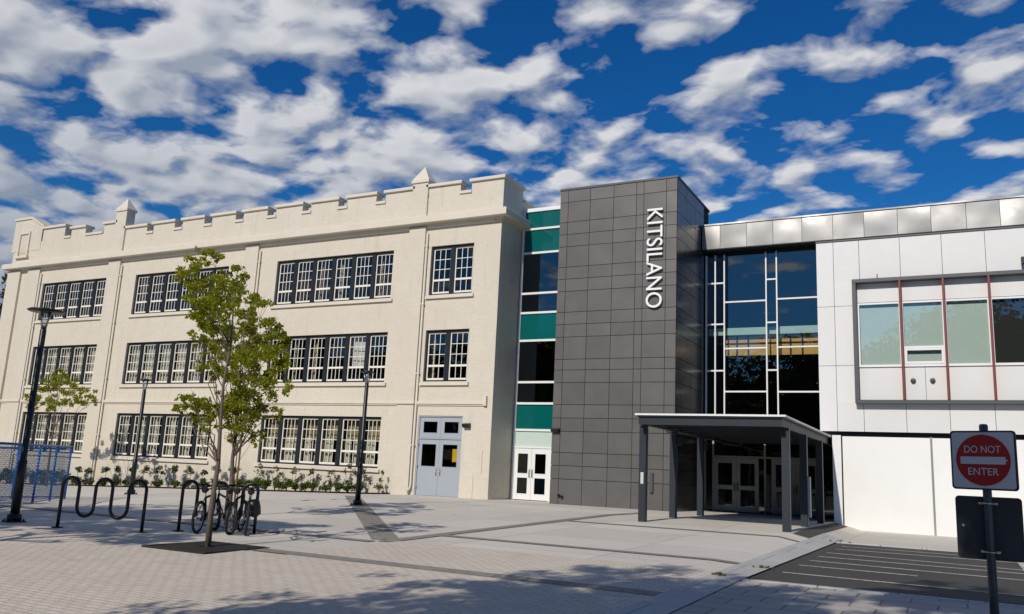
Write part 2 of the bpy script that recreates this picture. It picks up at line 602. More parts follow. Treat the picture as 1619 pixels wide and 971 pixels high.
# ------------------------------------------------------------------ cream brick school
BX0, BX1 = -50.06, -16.6
school = thing('brick_school', (-33, 0, 0), 'cream painted brick school with battlemented parapet and rows of sash windows', 'building')
bays = [(-46.84, -41.2, 5), (-38.92, -32.08, 6), (-28.88, -22.02, 6), (-20.03, -17.88, 2)]
floors = [(1.0, 3.18), (4.69, 6.89), (8.42, 10.6)]
DOOR = (-20.10, -17.95, -.02, 3.26)
ops = []
for fi, (z0, z1) in enumerate(floors):
    for bi, (x0, x1, n) in enumerate(bays):
        if fi == 0 and bi == 3:
            continue
        ops.append((x0, x1, z0, z1))
ops.append((DOOR[0], DOOR[1], -1.5, DOOR[3]))


def wall_grid(mb, X0, X1, Z0, Z1, ops, y, depth):
    xs = sorted({X0, X1} | {o[0] for o in ops} | {o[1] for o in ops})
    zs = sorted({Z0, Z1} | {o[2] for o in ops} | {o[3] for o in ops})
    for i in range(len(xs) - 1):
        for j in range(len(zs) - 1):
            cx, cz = (xs[i] + xs[i + 1]) / 2, (zs[j] + zs[j + 1]) / 2
            if any(o[0] < cx < o[1] and o[2] < cz < o[3] for o in ops):
                continue
            mb.quad((xs[i], y, zs[j]), (xs[i + 1], y, zs[j]), (xs[i + 1], y, zs[j + 1]), (xs[i], y, zs[j + 1]))
    for (a, b, c, d) in ops:
        y1 = y + depth
        mb.quad((a, y, c), (a, y1, c), (a, y1, d), (a, y, d))
        mb.quad((b, y, c), (b, y, d), (b, y1, d), (b, y1, c))
        mb.quad((a, y, d), (a, y1, d), (b, y1, d), (b, y, d))
        mb.quad((a, y, c), (b, y, c), (b, y1, c), (a, y1, c))


mb = MB()
wall_grid(mb, BX0, BX1, -1.5, 12.0, ops, 0, .26)
mb.quad((BX1, 0, -1.5), (BX1, 16, -1.5), (BX1, 16, 12), (BX1, 0, 12))
mb.quad((BX0, 0, -1.5), (BX0, 0, 12), (BX0, 16, 12), (BX0, 16, -1.5))
mb.quad((BX0, 16, -1.5), (BX0, 16, 12), (BX1, 16, 12), (BX1, 16, -1.5))
mb.build('wall', 'brick', school, recalc=False)
mb = MB()
mb.box(BX0 + .5, BX1 - .5, .5, 15.5, 11.9, 12.1)
mb.build('roof', 'charcoal', school)
for (a, b) in ((-21.17, -20.32), (-30.95, -30.09), (-41.13, -40.17), (-48.27, -47.15), (-50.2, -49.0)):
    mb = MB()
    mb.box(a, b, -.13, .05, -1.5, 11.5)
    mb.build('pilaster', 'brick', school)


def sweep(mb, path, prof):
    """profile (out, z) swept along an open path in plan; outside is to the right of travel"""
    k = len(path)
    rows = []
    for i in range(k):
        p = Vector(path[i])
        dirs = []
        if i > 0:
            dirs.append((Vector(path[i]) - Vector(path[i - 1])).normalized())
        if i < k - 1:
            dirs.append((Vector(path[i + 1]) - Vector(path[i])).normalized())
        ns = [Vector((d.y, -d.x)) for d in dirs]
        m = ns[0] if len(ns) == 1 else (ns[0] + ns[1]) / (1 + ns[0].dot(ns[1]))
        rows.append([(p.x + m.x * o, p.y + m.y * o, z) for o, z in prof])
    n = len(prof)
    vs = [v for r in rows for v in r]
    fs = [(i * n + j, i * n + j + 1, (i + 1) * n + j + 1, (i + 1) * n + j) for i in range(k - 1) for j in range(n - 1)]
    fs += [tuple(range(n)), tuple(reversed(range((k - 1) * n, k * n)))]
    mb.add(vs, fs)


ring = [(BX0, 16), (BX0, 0), (BX1, 0), (BX1, 16)]
mb = MB()
sweep(mb, ring, [(-.05, 11.45), (.04, 11.45), (.04, 11.55), (.14, 11.56), (.14, 11.60), (.40, 11.61), (.40, 11.885), (.37, 11.915), (.04, 12.02), (-.05, 12.02)])
mb.build('cornice', 'cream_trim', school)
mb = MB()
for (a, b) in ((-16.9, -20.27), (-21.2, -30.04), (-31.0, -40.12), (-41.2, -47.1)):
    mb.box(b, a, -.115, .03, 11.43, 11.575)
mb.build('frieze', 'cream_trim', school)
mb = MB()
mb.box(BX0 - .06, -16.86, -.09, .05, 3.74, 3.86)
mb.box(BX0 - .06, -16.86, -.05, .05, 3.68, 3.735)
mb.box(-16.98, -16.84, -.12, .05, 3.68, 4.08)
for (a, b) in ((-21.22, -20.27), (-31.0, -30.04), (-41.18, -40.12), (-48.3, -47.1)):
    mb.box(a, b, -.2, -.02, 3.735, 3.865)
mb.build('string_course', 'cream_trim', school)

# parapet with merlons
PT, PF = .42, -.04
merl = [(-18.14, BX1 + .043, 13.33), (-20.36, -18.70, 13.33), (-22.67, -21.12, 13.33), (-24.86, -23.21, 13.33), (-27.04, -25.41, 13.33),
        (-29.24, -27.59, 13.33), (-31.42, -29.84, 13.33), (-33.61, -31.97, 13.33), (-35.76, -34.18, 13.33), (-37.98, -36.36, 13.33), (-40.22, -38.50, 13.30),
        (-42.06, -40.98, 13.72), (-44.9, -42.57 - 1.08, 13.72), (-47.5, -45.5, 13.95)]
pp, cp = MB(), MB()
pp.box(BX0 - .04, BX1 + .04, PF, PF + PT, 11.98, 12.82)
pp.box(BX0 - .044, -40.6, PF + .003, PF + PT - .003, 12.8, 13.2)
pp.box(BX1 + .04 - PT, BX1 + .041, PF + PT, 16, 11.98, 12.80)
for (a, b, z) in merl:
    pp.box(a, b, PF + .002, PF + PT + .002, 12.7, z)
    cp.box(a - .09, b + .09, PF - .10, PF + PT + .08, z - .02, z + .12)
for (a, b) in zip(merl[1:11], merl[:10]):
    cp.box(a[1] - .02, b[0] + .02, PF - .065, PF + PT + .05, 12.83, 12.965)
for (a, b) in ((-43.62, -42.1), (-45.5, -44.9)):
    cp.box(a, b, PF - .065, PF + PT + .05, 13.19, 13.32)
# return along the side
pp.box(BX1 + .04 - PT, BX1 + .038, PF + PT, 1.75, 12.7, 13.33)
cp.box(BX1 + .04 - PT - .06, BX1 + .135, PF - .098, 1.80, 13.313, 13.453)
cp.box(BX1 + .04 - PT - .06, BX1 + .10, 1.83, 6.0, 12.81, 12.93)
# end block with a sloping top
pp.prism([(-50.3, 12.7), (-47.6, 12.7), (-47.6, 14.1), (-48.75, 14.68), (-50.3, 14.68)], 'y', PF - .02, PF + PT + .3)
cp.prism([(-50.38, 14.68), (-48.74, 14.68), (-47.45, 14.04), (-47.45, 14.16), (-48.72, 14.82), (-50.38, 14.82)], 'y', PF - .09, PF + PT + .36)
parapet = pp.build('parapet', 'brick', school)
cp.build('coping', 'cream_trim', parapet, bevel=.012)
for (cx, w, zc, za) in ((-20.74, .40, 13.56, 14.34), (-40.6, .42, 14.32, 15.08)):
    mb = MB()
    mb.box(cx - w, cx + w, PF - .10, PF + 1.3 * w - .1, 12.0, zc)
    t = mb.build('turret', 'brick', school)
    e = w + .06
    f_ = .65 * w + .06
    cy = PF + .65 * w - .1
    mb = MB()
    mb.box(cx - e, cx + e, cy - f_, cy + f_, zc, zc + .11)
    mb.add([(cx - e, cy - f_, zc + .112), (cx + e, cy - f_, zc + .112), (cx + e, cy + f_, zc + .112), (cx - e, cy + f_, zc + .112), (cx, cy, za + .06)],
           [(0, 1, 4), (1, 2, 4), (2, 3, 4), (3, 0, 4), (3, 2, 1, 0)])
    mb.build('turret_cap', 'cream_trim', t)
# carved plaque on the end block
mb = MB()
mb.box(-49.55, -48.75, -.055, .05, 12.55, 13.75)
pl = mb.build('plaque', 'stone', school)
mb = MB()
mb.box(-49.65, -48.65, -.14, -.02, 13.76, 13.9)
mb.box(-49.66, -49.53, -.14, -.02, 12.4, 13.755)
mb.box(-48.77, -48.64, -.14, -.02, 12.4, 13.755)
mb.box(-49.75, -48.55, -.2, -.02, 12.28, 12.395)
mb.build('plaque_frame', 'cream_trim', pl)


# windows: dark box frame, white sashes, pane, sill, curtains
def sash_mesh(w, h, cols, x, z, y):
    m = MB()
    t = .052
    rail = .28
    zr = z + h * rail
    y0, y1 = y, y + .05
    m.box(x, x + t, y0, y1, z, z + h)
    m.box(x + w - t, x + w, y0, y1, z, z + h)
    m.box(x + t, x + w - t, y0, y1, z + h - t, z + h)
    m.box(x + t, x + w - t, y0, y1, z, z + t * 1.7)
    m.box(x + t, x + w - t, y0 - .012, y1, zr, zr + .085)
    b = .026
    for c in range(1, cols):
        xc = x + t + (w - 2 * t) * c / cols
        m.box(xc - b / 2, xc + b / 2, y0 + .008, y1 - .004, z + t * 1.7, zr)
        m.box(xc - b / 2, xc + b / 2, y0 + .008, y1 - .004, zr + .085, z + h - t)
    for r in (1, 2):
        zc = zr + .085 + (h - h * rail - .085 - t) * r / 3
        for c in range(cols):
            xa = x + t + (w - 2 * t) * c / cols + (b / 2 if c else 0)
            xb = x + t + (w - 2 * t) * (c + 1) / cols - (b / 2 if c < cols - 1 else 0)
            m.box(xa, xb, y0 + .010, y1 - .006, zc - b / 2, zc + b / 2)
    return m


def curtain_mesh(x0, x1, z0, z1, y, rg, amp=.05):
    m = MB()
    k = max(4, int((x1 - x0) / .05))
    vs = []
    ph = rg.random() * 6
    for i in range(k + 1):
        x = lerp(x0, x1, i / k)
        yy = y + amp * math.sin(ph + i * 1.25) + .02 * math.sin(i * .41 + ph)
        vs += [(x, yy, z0 + .02 * math.sin(i)), (x, yy, z1)]
    m.add(vs, [(2 * i, 2 * i + 2, 2 * i + 3, 2 * i + 1) for i in range(k)], True)
    return m


def window(x0, x1, z0, z1, n, fi, bi):
    rg = random.Random(fi * 10 + bi)
    edge, mul = .07, .20
    f = MB()
    y0, y1 = .10, .25
    w = (x1 - x0 - 2 * edge - (n - 1) * mul) / n
    f.box(x0 + .002, x0 + edge, y0, y1, z0 + .002, z1 - .002)
    f.box(x1 - edge, x1 - .002, y0, y1, z0 + .002, z1 - .002)
    f.box(x0 + edge, x1 - edge, y0, y1, z1 - .10, z1 - .002)
    f.box(x0 + edge, x1 - edge, y0, y1, z0 + .002, z0 + .07)
    zz0, zz1 = z0 + .07, z1 - .10
    cols = 3 if n == 2 else 4
    xs = [x0 + edge + i * (w + mul) for i in range(n)]
    for i in range(n - 1):
        xa = xs[i] + w
        f.box(xa, xa + mul, y0 - .03, y1, zz0, zz1)
    wo = f.build('window', 'charcoal', school)
    first = None
    for i, x in enumerate(xs):
        if first is None:
            first = sash_mesh(w, zz1 - zz0, cols, x, zz0, .15).build('sash', 'sash_white', wo)
        else:
            shared('sash', first, wo, (x - xs[0], 0, 0))
    p = MB()
    p.quad((x0 + edge, .185, zz0), (x1 - edge, .185, zz0), (x1 - edge, .185, zz1), (x0 + edge, .185, zz1))
    p.build('pane', 'glass', wo, recalc=False)
    s = MB()
    s.prism([(-.10, z0 - .17), (-.10, z0 - .06), (.12, z0 + .0), (.12, z0 - .17)], 'x', x0 - .12, x1 + .12)
    s.build('sill', 'cream_trim', wo)
    r = MB()
    a, b, c, d, yb = x0 - .3, x1 + .3, z0 - .25, z1 + .25, 4.2
    r.quad((a, yb, c), (b, yb, c), (b, yb, d), (a, yb, d))
    r.quad((a, .27, c), (a, yb, c), (a, yb, d), (a, .27, d))
    r.quad((b, .27, c), (b, .27, d), (b, yb, d), (b, yb, c))
    r.quad((a, .27, d), (a, yb, d), (b, yb, d), (b, .27, d))
    r.quad((a, .27, c), (b, .27, c), (b, yb, c), (a, yb, c))
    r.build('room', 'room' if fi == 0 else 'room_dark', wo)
    # curtains
    for i, x in enumerate(xs):
        if fi == 2:
            if rg.random() < .35:
                curtain_mesh(x - .05, x + w * rg.uniform(.12, .25), zz0, zz1, .45, rg).build('curtain', 'curtain_beige', wo)
        elif fi == 1:
            if bi <= 1:
                curtain_mesh(x - .06, x + w * rg.uniform(.9, 1.06), zz0, zz1, .42, rg).build('curtain', 'curtain', wo)
            elif bi == 2 and i == 4:
                curtain_mesh(x - .02, x + w * .85, zz0 + .62, zz1, .40, rg, .012).build('curtain', 'white_paint', wo)
            elif rg.random() < .6:
                curtain_mesh(x - .05, x + w * rg.uniform(.12, .3), zz0, zz1, .45, rg).build('curtain', 'curtain_beige', wo)
        else:
            hi = zz0 + (zz1 - zz0) * (.98 if bi < 2 else .58)
            u = rg.uniform(.35, .5)
            curtain_mesh(x - .06, x + w * u, zz0, hi, .42, rg).build('curtain', 'curtain', wo)
            curtain_mesh(x + w * (u + rg.uniform(.08, .22)), x + w + .06, zz0, hi, .44, rg).build('curtain', 'curtain', wo)
            if bi == 2:
                curtain_mesh(x - .08, x + w + .08, hi - .02, zz1, .5, rg, .03).build('curtain', 'curtain_beige', wo)


for fi, (z0, z1) in enumerate(floors):
    for bi, (x0, x1, n) in enumerate(bays):
        if not (fi == 0 and bi == 3):
            window(x0, x1, z0, z1, n, fi, bi)

# pale blue double door with transom lights
x0, x1, zb, zt = DOOR
xm = (x0 + x1) / 2
f = MB()
f.box(x0 + .002, x0 + .05, .03, .20, -.05, zt - .002)
f.box(x1 - .05, x1 - .002, .03, .20, -.05, zt - .002)
f.box(x0 + .05, x1 - .05, .03, .20, zt - .05, zt - .002)
f.box(x0 + .05, x1 - .05, .03, .20, 2.30, 2.35)
f.build('door_frame', 'door_blue', school)


def framed_leaf(xa, xb, za, zb, y, holes, mat, parent, name, thick=.05, glassmat='glass_dark', bev=0):
    m = MB()
    xs = sorted({xa, xb} | {h[0] for h in holes} | {h[1] for h in holes})
    zs = sorted({za, zb} | {h[2] for h in holes} | {h[3] for h in holes})
    for i in range(len(xs) - 1):
        for j in range(len(zs) - 1):
            cx, cz = (xs[i] + xs[i + 1]) / 2, (zs[j] + zs[j + 1]) / 2
            if any(h[0] < cx < h[1] and h[2] < cz < h[3] for h in holes):
                continue
            for yy in (y, y + thick):
                m.quad((xs[i], yy, zs[j]), (xs[i + 1], yy, zs[j]), (xs[i + 1], yy, zs[j + 1]), (xs[i], yy, zs[j + 1]))
    for (a, b, c, d) in holes + [(xa, xb, za, zb)]:
        for p, q in (((a, c), (b, c)), ((b, c), (b, d)), ((b, d), (a, d)), ((a, d), (a, c))):
            m.quad((p[0], y, p[1]), (q[0], y, q[1]), (q[0], y + thick, q[1]), (p[0], y + thick, p[1]))
    leaf = m.build(name, mat, parent)
    for (a, b, c, d) in holes:
        p = MB()
        p.quad((a, y + thick * .6, c), (b, y + thick * .6, c), (b, y + thick * .6, d), (a, y + thick * .6, d))
        p.build('pane', glassmat, leaf, recalc=False)
        bd = MB()
        for (u0, u1, w0, w1) in ((a - .012, a + .012, c, d), (b - .012, b + .012, c, d), (a + .012, b - .012, c - .012, c + .012), (a + .012, b - .012, d - .012, d + .012)):
            bd.box(u0, u1, y - .008, y + .004, w0, w1)
        bd.build('glazing_bead', mat, leaf)
    return leaf


for (a, b, s) in ((x0 + .055, xm - .004, 1), (xm + .004, x1 - .055, -1)):
    framed_leaf(a, b, 2.355, zt - .055, .07, [(a + .17, b - .15, 2.55, 3.03)], 'door_blue', school, 'transom_light')
    lf = framed_leaf(a, b, .01, 2.295, .07, [(a + .16, b - .15, 1.18, 2.1)], 'door_blue', school, 'door', glassmat='glass' if s < 0 else 'glass_dark')
    h = MB()
    hx = (b - .09) if s == 1 else (a + .09)
    h.box(hx - .025, hx + .025, .055, .069, .82, 1.12)
    h.tube([(hx, .06, .86), (hx, .01, .88), (hx, .01, 1.03), (hx, .06, 1.05)], .012, 6)
    h.build('handle', 'bright_metal', lf)
    h = MB()
    ex = a + .004 if s == 1 else b - .004
    for zc in (.3, 1.15, 2.05):
        h.tube([(ex, .06, zc - .06), (ex, .06, zc + .06)], .016, 6)
    h.build('hinge', 'charcoal', lf)
m = MB()
m.box(-18.42, -18.10, .125, .13, 1.40, 1.92)
m.build('notice', 'poster', school)
m = MB()
m.box(x0 - .1, x1 + .1, 1.6, 1.7, -.1, 3.4)
m.build('lobby_wall', 'room_dark', school)
# lamp beside the door
m = MB()
m.prism([(0.01, 2.98), (-.22, 2.93), (-.22, 2.88), (-.14, 2.78), (.01, 2.78)], 'x', -17.86, -17.55)
m.build('wall_light', 'black', school, bevel=.01)
for xd in (-20.24, -30.0, -40.08, -47.06):
    m = MB()
    zb_ = g(xd, 0)
    m.tube([(xd, -.07, 11.2), (xd, -.07, zb_ + .45), (xd, -.1, zb_ + .3), (xd - .1, -.16, zb_ + .12)], .05, 8)
    ds = m.build('downspout', 'cream_trim', school)
    for zc in (2, 5, 8, 10.6):
        MB().box(xd - .075, xd + .075, -.13, -.001, zc, zc + .05).build('bracket', 'cream_trim', ds)
for (xa, za) in ((-17.35, .02), (-16.98, 1.0)):
    m = MB()
    m.box(xa, xa + .035, -.03, .01, za, za + .9)
    m.build('conduit', 'cream_trim', school)

# ------------------------------------------------------------------ glazed link
link = thing('glazed_link', (-15.2, 1.9, 0), 'narrow teal and clear glazed link between cream brick and grey panel tower', 'building')
LY = 1.9
lx0, lx1 = -16.55, -13.7
rows = [(.05, 2.12, 'door'), (2.15, 2.86, 'pale_spandrel'), (2.86, 3.96, 'teal'), (3.96, 4.85, 'g'), (4.85, 6.62, 'g'), (6.62, 7.82, 'teal'), (7.82, 8.67, 'g'), (8.67, 10.46, 'g'), (10.46, 11.54, 'teal'), (11.54, 12.38, 'teal')]
m = MB()
m.box(lx0, lx0 + .09, LY - .06, LY + .08, 0, 12.40)
for z in (2.86, 3.96, 4.85, 6.62, 7.82, 8.67, 10.46, 11.54):
    m.box(lx0 + .09, lx1, LY - .05, LY + .08, z - .045, z + .045)
m.box(lx0 + .09, lx1, LY - .05, LY + .08, 12.33, 12.42)
m.box(lx0 + .09, lx1, LY - .05, LY + .08, 2.115, 2.19)
m.build('mullion', 'alu_white', link)
m = MB()
m.box(lx0 - .05, lx1, LY - .02, LY + 6, 12.42, 12.5)
m.build('roof', 'alu_white', link)
for (a, b, k) in rows:
    if k == 'door':
        continue
    p = MB()
    p.box(lx0 + .09, lx1, LY + .01, LY + .03, a + .045, b - .045)
    p.build('pane' if k == 'g' else 'spandrel', {'g': 'glass_dark'}.get(k, k), link)
for (a, b, s) in ((-16.455, -15.675, 1), (-15.665, -14.86, -1)):
    lf = framed_leaf(a, b, .03, 2.11, LY - .02, [(a + .15, b - .15, .26, .92), (a + .15, b - .15, 1.08, 1.9)], 'alu_white', link, 'door')
    h = MB()
    hx = (b - .06) if s == 1 else (a + .06)
    h.tube([(hx, LY - .02, .92), (hx, LY - .09, .95), (hx, LY - .09, 1.22), (hx, LY - .02, 1.25)], .014, 6)
    h.build('handle', 'black', lf)
m = MB()
m.box(-14.855, -13.7, LY - .03, LY + .03, .0, 2.115)
m.build('side_panel', 'alu_white', link)
m = MB()
m.box(lx0, lx1, LY + 4, LY + 4.1, 0, 12.3)
m.box(lx0, lx1, LY + .5, LY + 4, 3.9, 4.0)
m.box(lx0, lx1, LY + .5, LY + 4, 7.75, 7.85)
m.build('room', 'room_dark', link)

# ------------------------------------------------------------------ grey panel tower
tower = thing('panel_tower', (-11.5, 0, 0), 'dark grey metal panel tower carrying a tall white vertical name sign', 'tower')
TX0, TX1, TZ = -13.92, -9.05, 12.41
m = MB()
m.box(TX0 + .02, TX1 - .02, .03, 4.6, -.3, TZ - .02)
m.build('core', 'joint', tower)
tz = [-.05, .94, 1.44, 1.93, 2.73, 3.24, 3.75, 4.60, 5.09, 5.51, 6.39, 6.89, 7.38, 8.22, 8.72, 9.21, 10.05, 10.56, 11.07, 11.91, TZ]
tx = [TX0, -13.57, -12.615, -11.62, -10.68, -10.38, -9.48, TX1]
gp = .010
m = MB()
for i in range(len(tx) - 1):
    for j in range(len(tz) - 1):
        m.box(tx[i] + (gp if i else 0), tx[i + 1] - (gp if i < len(tx) - 2 else 0), 0, .025, tz[j] + gp, tz[j + 1] - gp)
m.build('front_panel', 'tower', tower)
m = MB()
ty = [0, 1.25, 2.5, 3.77]
for i in range(3):
    for j in range(len(tz) - 1):
        m.box(TX1 - .018, TX1 + .002, ty[i] + (gp if i else .0), ty[i + 1] - gp, tz[j] + gp, tz[j + 1] - gp)
m.build('side_panel', 'tower_side', tower)
m = MB()
m.box(TX0 - .03, TX1 + .03, -.03, 4.65, TZ, TZ + .09)
m.build('coping', 'grey_frame', tower, bevel=.01)
# wall light, hose connection, intercom
m = MB()
m.prism([(.0, 2.84), (-.2, 2.80), (-.2, 2.74), (-.12, 2.68), (.0, 2.68)], 'x', -13.9, -13.58)
m.build('wall_light', 'black', tower, bevel=.01)
m = MB()
for dx, dz in ((-.06, 0), (.06, -.05)):
    m.tube([(-13.46 + dx, .0, .33 + dz), (-13.46 + dx, -.10, .33 + dz)], .05, 10)
m.build('hose_connection', 'black', tower)
m = MB()
m.box(-9.95, -9.83, -.10, .0, .62, 1.32)
m.build('control_box', 'grey_frame', tower, bevel=.01)


def text_mesh(body, name, mat, parent, place, target_w, target_h, extrude):
    cu = bpy.data.curves.new(name, 'FONT')
    cu.body = body
    cu.extrude = .05
    cu.space_character = 1.0
    o = bpy.data.objects.new(name + '_tmp', cu)
    COL.objects.link(o)
    dg = bpy.context.evaluated_depsgraph_get()
    me = bpy.data.meshes.new_from_object(o.evaluated_get(dg))
    bpy.data.objects.remove(o)
    bpy.data.curves.remove(cu)
    co = np.array([v.co[:] for v in me.vertices])
    mn, mx = co.min(0), co.max(0)
    co = (co - mn) / (mx - mn)                     # x along, y up, z depth
    off = Vector((0, 0, 0))
    q = parent
    while q is not None:
        off += Vector(q.location)
        q = q.parent
    for v, c in zip(me.vertices, co):
        v.co = Vector(place(c[0] * target_w, c[1] * target_h, c[2] * extrude)) - off
    me.update()
    bm = bmesh.new()
    bm.from_mesh(me)
    bmesh.ops.recalc_face_normals(bm, faces=bm.faces[:])
    bm.to_mesh(me)
    bm.free()
    for p in me.polygons:
        p.use_smooth = False
    me.materials.clear()
    me.materials.append(M[mat])
    t = bpy.data.objects.new(name, me)
    COL.objects.link(t)
    t.parent = parent
    return t


# reads downwards: text x -> -z, text up -> +x
text_mesh('KITSILANO', 'sign_lettering', 'white_paint', tower, lambda a, b, c: (-10.20 + b, -.055 - c, 11.23 - a), 3.86, .62, .07)
m = MB()
for z in np.arange(7.6, 11.2, .43):
    m.tube([(-9.9, .0, z), (-9.9, -.056, z)], .012, 6)
m.build('stud', 'grey_frame', tower)

# ------------------------------------------------------------------ glass entrance hall with zinc fascia
hall = thing('entrance_hall', (-6.4, 4, 0), 'tall glass curtain wall entrance hall with white mullions beneath a zinc roof band', 'building')
CY = 4.0
vx = [-8.98, -8.61, -8.24, -6.57, -6.16, -3.9]
zt_ = 10.30
m = MB()
for x in vx:
    m.box(x - .026, x + .026, CY - .08, CY + .06, 2.9, zt_)
hz = {0: (9.11, 7.40, 5.50), 1: (9.11, 7.40, 5.50), 2: (8.30, 6.39, 4.66), 3: (9.15, 7.40, 5.50), 4: (8.33, 6.40, 4.65)}
for i, zs in hz.items():
    for z in zs:
        m.box(vx[i] + .026, vx[i + 1] - .026, CY - .07, CY + .05, z - .03, z + .03)
m.box(vx[0] + .035, vx[-1] - .035, CY - .07, CY + .05, 2.80, 2.92)
m.build('mullion', 'alu_white', hall)
m = MB()
m.box(-9.02, -3.9, CY - .09, CY + .07, zt_, 10.7)
m.build('head_flashing', 'charcoal', hall)
for i in range(5):
    zs = [2.92] + sorted(hz[i]) + [zt_]
    for a, b in zip(zs[:-1], zs[1:]):
        p = MB()
        p.quad((vx[i] + .03, CY, a + .03), (vx[i + 1] - .03, CY, a + .03), (vx[i + 1] - .03, CY, b - .03), (vx[i] + .03, CY, b - .03))
        p.build('pane', 'glass_curtain', hall, recalc=False)
# interior
m = MB()
m.quad((-9.0, 12, -.1), (6, 12, -.1), (6, 12, 10.6), (-9.0, 12, 10.6))
m.quad((-9.0, 4.2, -.1), (-9.0, 12, -.1), (-9.0, 12, 10.6), (-9.0, 4.2, 10.6))
m.quad((6, 4.2, -.1), (6, 4.2, 10.6), (6, 12, 10.6), (6, 12, -.1))
m.quad((-9, 4.2, 10.6), (-9, 12, 10.6), (6, 12, 10.6), (6, 4.2, 10.6))
m.build('interior_wall', 'room_dark', hall)
m = MB()
m.quad((-9.0, 3.5, .012), (0, 3.5, .012), (0, 12, .012), (-9.0, 12, .012))
m.build('interior_floor', 'room_dark', hall)
m = MB()
m.box(-8.95, -3.95, 4.26, 4.40, 6.99, 7.28)
m.build('slab_edge', 'slab_mint', hall)
m = MB()
m.box(-8.95, -2.0, 4.5, 11.9, 7.05, 7.2)
m.build('upper_floor', 'room', hall)
m = MB()
m.box(-8.3, -2.0, 4.50, 4.56, 6.18, 6.97)
wp = m.build('wood_balustrade', 'wood_yellow', hall)
m = MB()
for x in (-7.85, -7.4, -6.2, -5.75, -5.3):
    m.box(x - .028, x + .028, 4.44, 4.48, 6.1, 6.97)
m.box(-8.95, -2.0, 4.44, 4.47, 6.66, 6.69)
m.build('balustrade_post', 'charcoal', wp)
# zinc fascia band
zz = MB()
fx = [-9.02, -8.28, -7.21, -6.18, -5.08, -3.94, -2.83, -1.67, -.55, .59, 1.65, 2.8, 3.9, 5.0, 6.1, 7.2, 8.3]
FY = 3.4
for a, b in zip(fx[:-1], fx[1:]):
    # slightly pillowed sheet: grid with a shallow bulge
    k = 6
    vs, fs = [], []
    for j in range(k + 1):
        for i in range(k + 1):
            u, w = i / k, j / k
            bulge = .014 * math.sin(PI * u) * math.sin(PI * w)
            vs.append((a + .008 + (b - a - .016) * u, FY - bulge, 10.44 + .98 * w))
    for j in range(k):
        for i in range(k):
            fs.append((j * (k + 1) + i, j * (k + 1) + i + 1, (j + 1) * (k + 1) + i + 1, (j + 1) * (k + 1) + i))
    zz.add(vs, fs, True)
zz.build('fascia', 'zinc', hall)
m = MB()
m.box(-9.02, 8.3, FY + .02, FY + .3, 10.43, 11.43)
m.build('fascia_backing', 'joint', hall)
m = MB()
m.box(-9.03, 8.32, FY - .04, FY + .4, 11.43, 11.49)
m.build('coping', 'zinc', hall)
m = MB()
m.box(-9.02, 8.3, FY + .005, 4.3, 10.40, 10.428)
m.build('soffit', 'charcoal', hall)
m = MB()
m.box(-9.02, 8.3, FY + .3, 15, 11.2, 11.42)
m.build('roof', 'charcoal', hall)
# entrance screen with doors below
EY = 3.6
m = MB()
for x in (-8.92, -8.6, -6.62):
    m.box(x - .035, x + .035, EY, EY + .1, 0, 2.80)
m.box(-4.62, -4.55, EY, EY + .1, 0, 2.80)
m.box(-8.885, -8.635, EY, EY + .1, 2.72, 2.80)
m.box(-8.565, -6.655, EY, EY + .1, 2.70, 2.80)
m.box(-8.565, -6.655, EY, EY + .1, 2.06, 2.13)
m.box(-6.585, -4.62, EY, EY + .1, 2.70, 2.80)
m.box(-6.585, -4.62, EY, EY + .1, 2.06, 2.13)
m.build('screen_frame', 'door_grey', hall)
m = MB()
m.box(-9.0, -3.8, EY - .25, CY - .1, 2.86, 3.0)
m.build('bulkhead', 'alu_white', hall)
m = MB()
for (a, b, c, d) in ((-8.885, -8.635, .05, 2.72), (-8.565, -6.655, 2.13, 2.70), (-6.585, -4.62, 2.13, 2.70), (-4.55, -3.8, .05, 2.75)):
    p = MB()
    p.quad((a, EY + .05, c), (b, EY + .05, c), (b, EY + .05, d), (a, EY + .05, d))
    p.build('pane', 'glass_dark', hall, recalc=False)
for (xa, xb) in ((-8.56, -6.86), (-6.38, -4.66)):
    xm = (xa + xb) / 2
    for (a, b, s) in ((xa, xm - .004, 1), (xm + .004, xb, -1)):
        lf = framed_leaf(a, b, .03, 2.05, EY + .02, [(a + .14, b - .14, .22, .86), (a + .14, b - .14, 1.0, 1.86)], 'door_grey', hall, 'door')
        h = MB()
        hx = (b - .07) if s == 1 else (a + .07)
        h.tube([(hx, EY + .02, .80), (hx, EY - .05, .83), (hx + .03 * s, EY - .06, .97), (hx, EY - .05, 1.10), (hx, EY + .02, 1.13)], .015, 6)
        h.build('handle', 'black', lf)
p = MB()
p.quad((-6.855, EY + .05, .05), (-6.655, EY + .05, .05), (-6.655, EY + .05, 2.06), (-6.855, EY + .05, 2.06))
p.build('pane', 'glass_dark', hall, recalc=False)
p = MB()
p.quad((-6.585, EY + .05, .05), (-6.385, EY + .05, .05), (-6.385, EY + .05, 2.06), (-6.585, EY + .05, 2.06))
p.build('pane', 'glass_dark', hall, recalc=False)

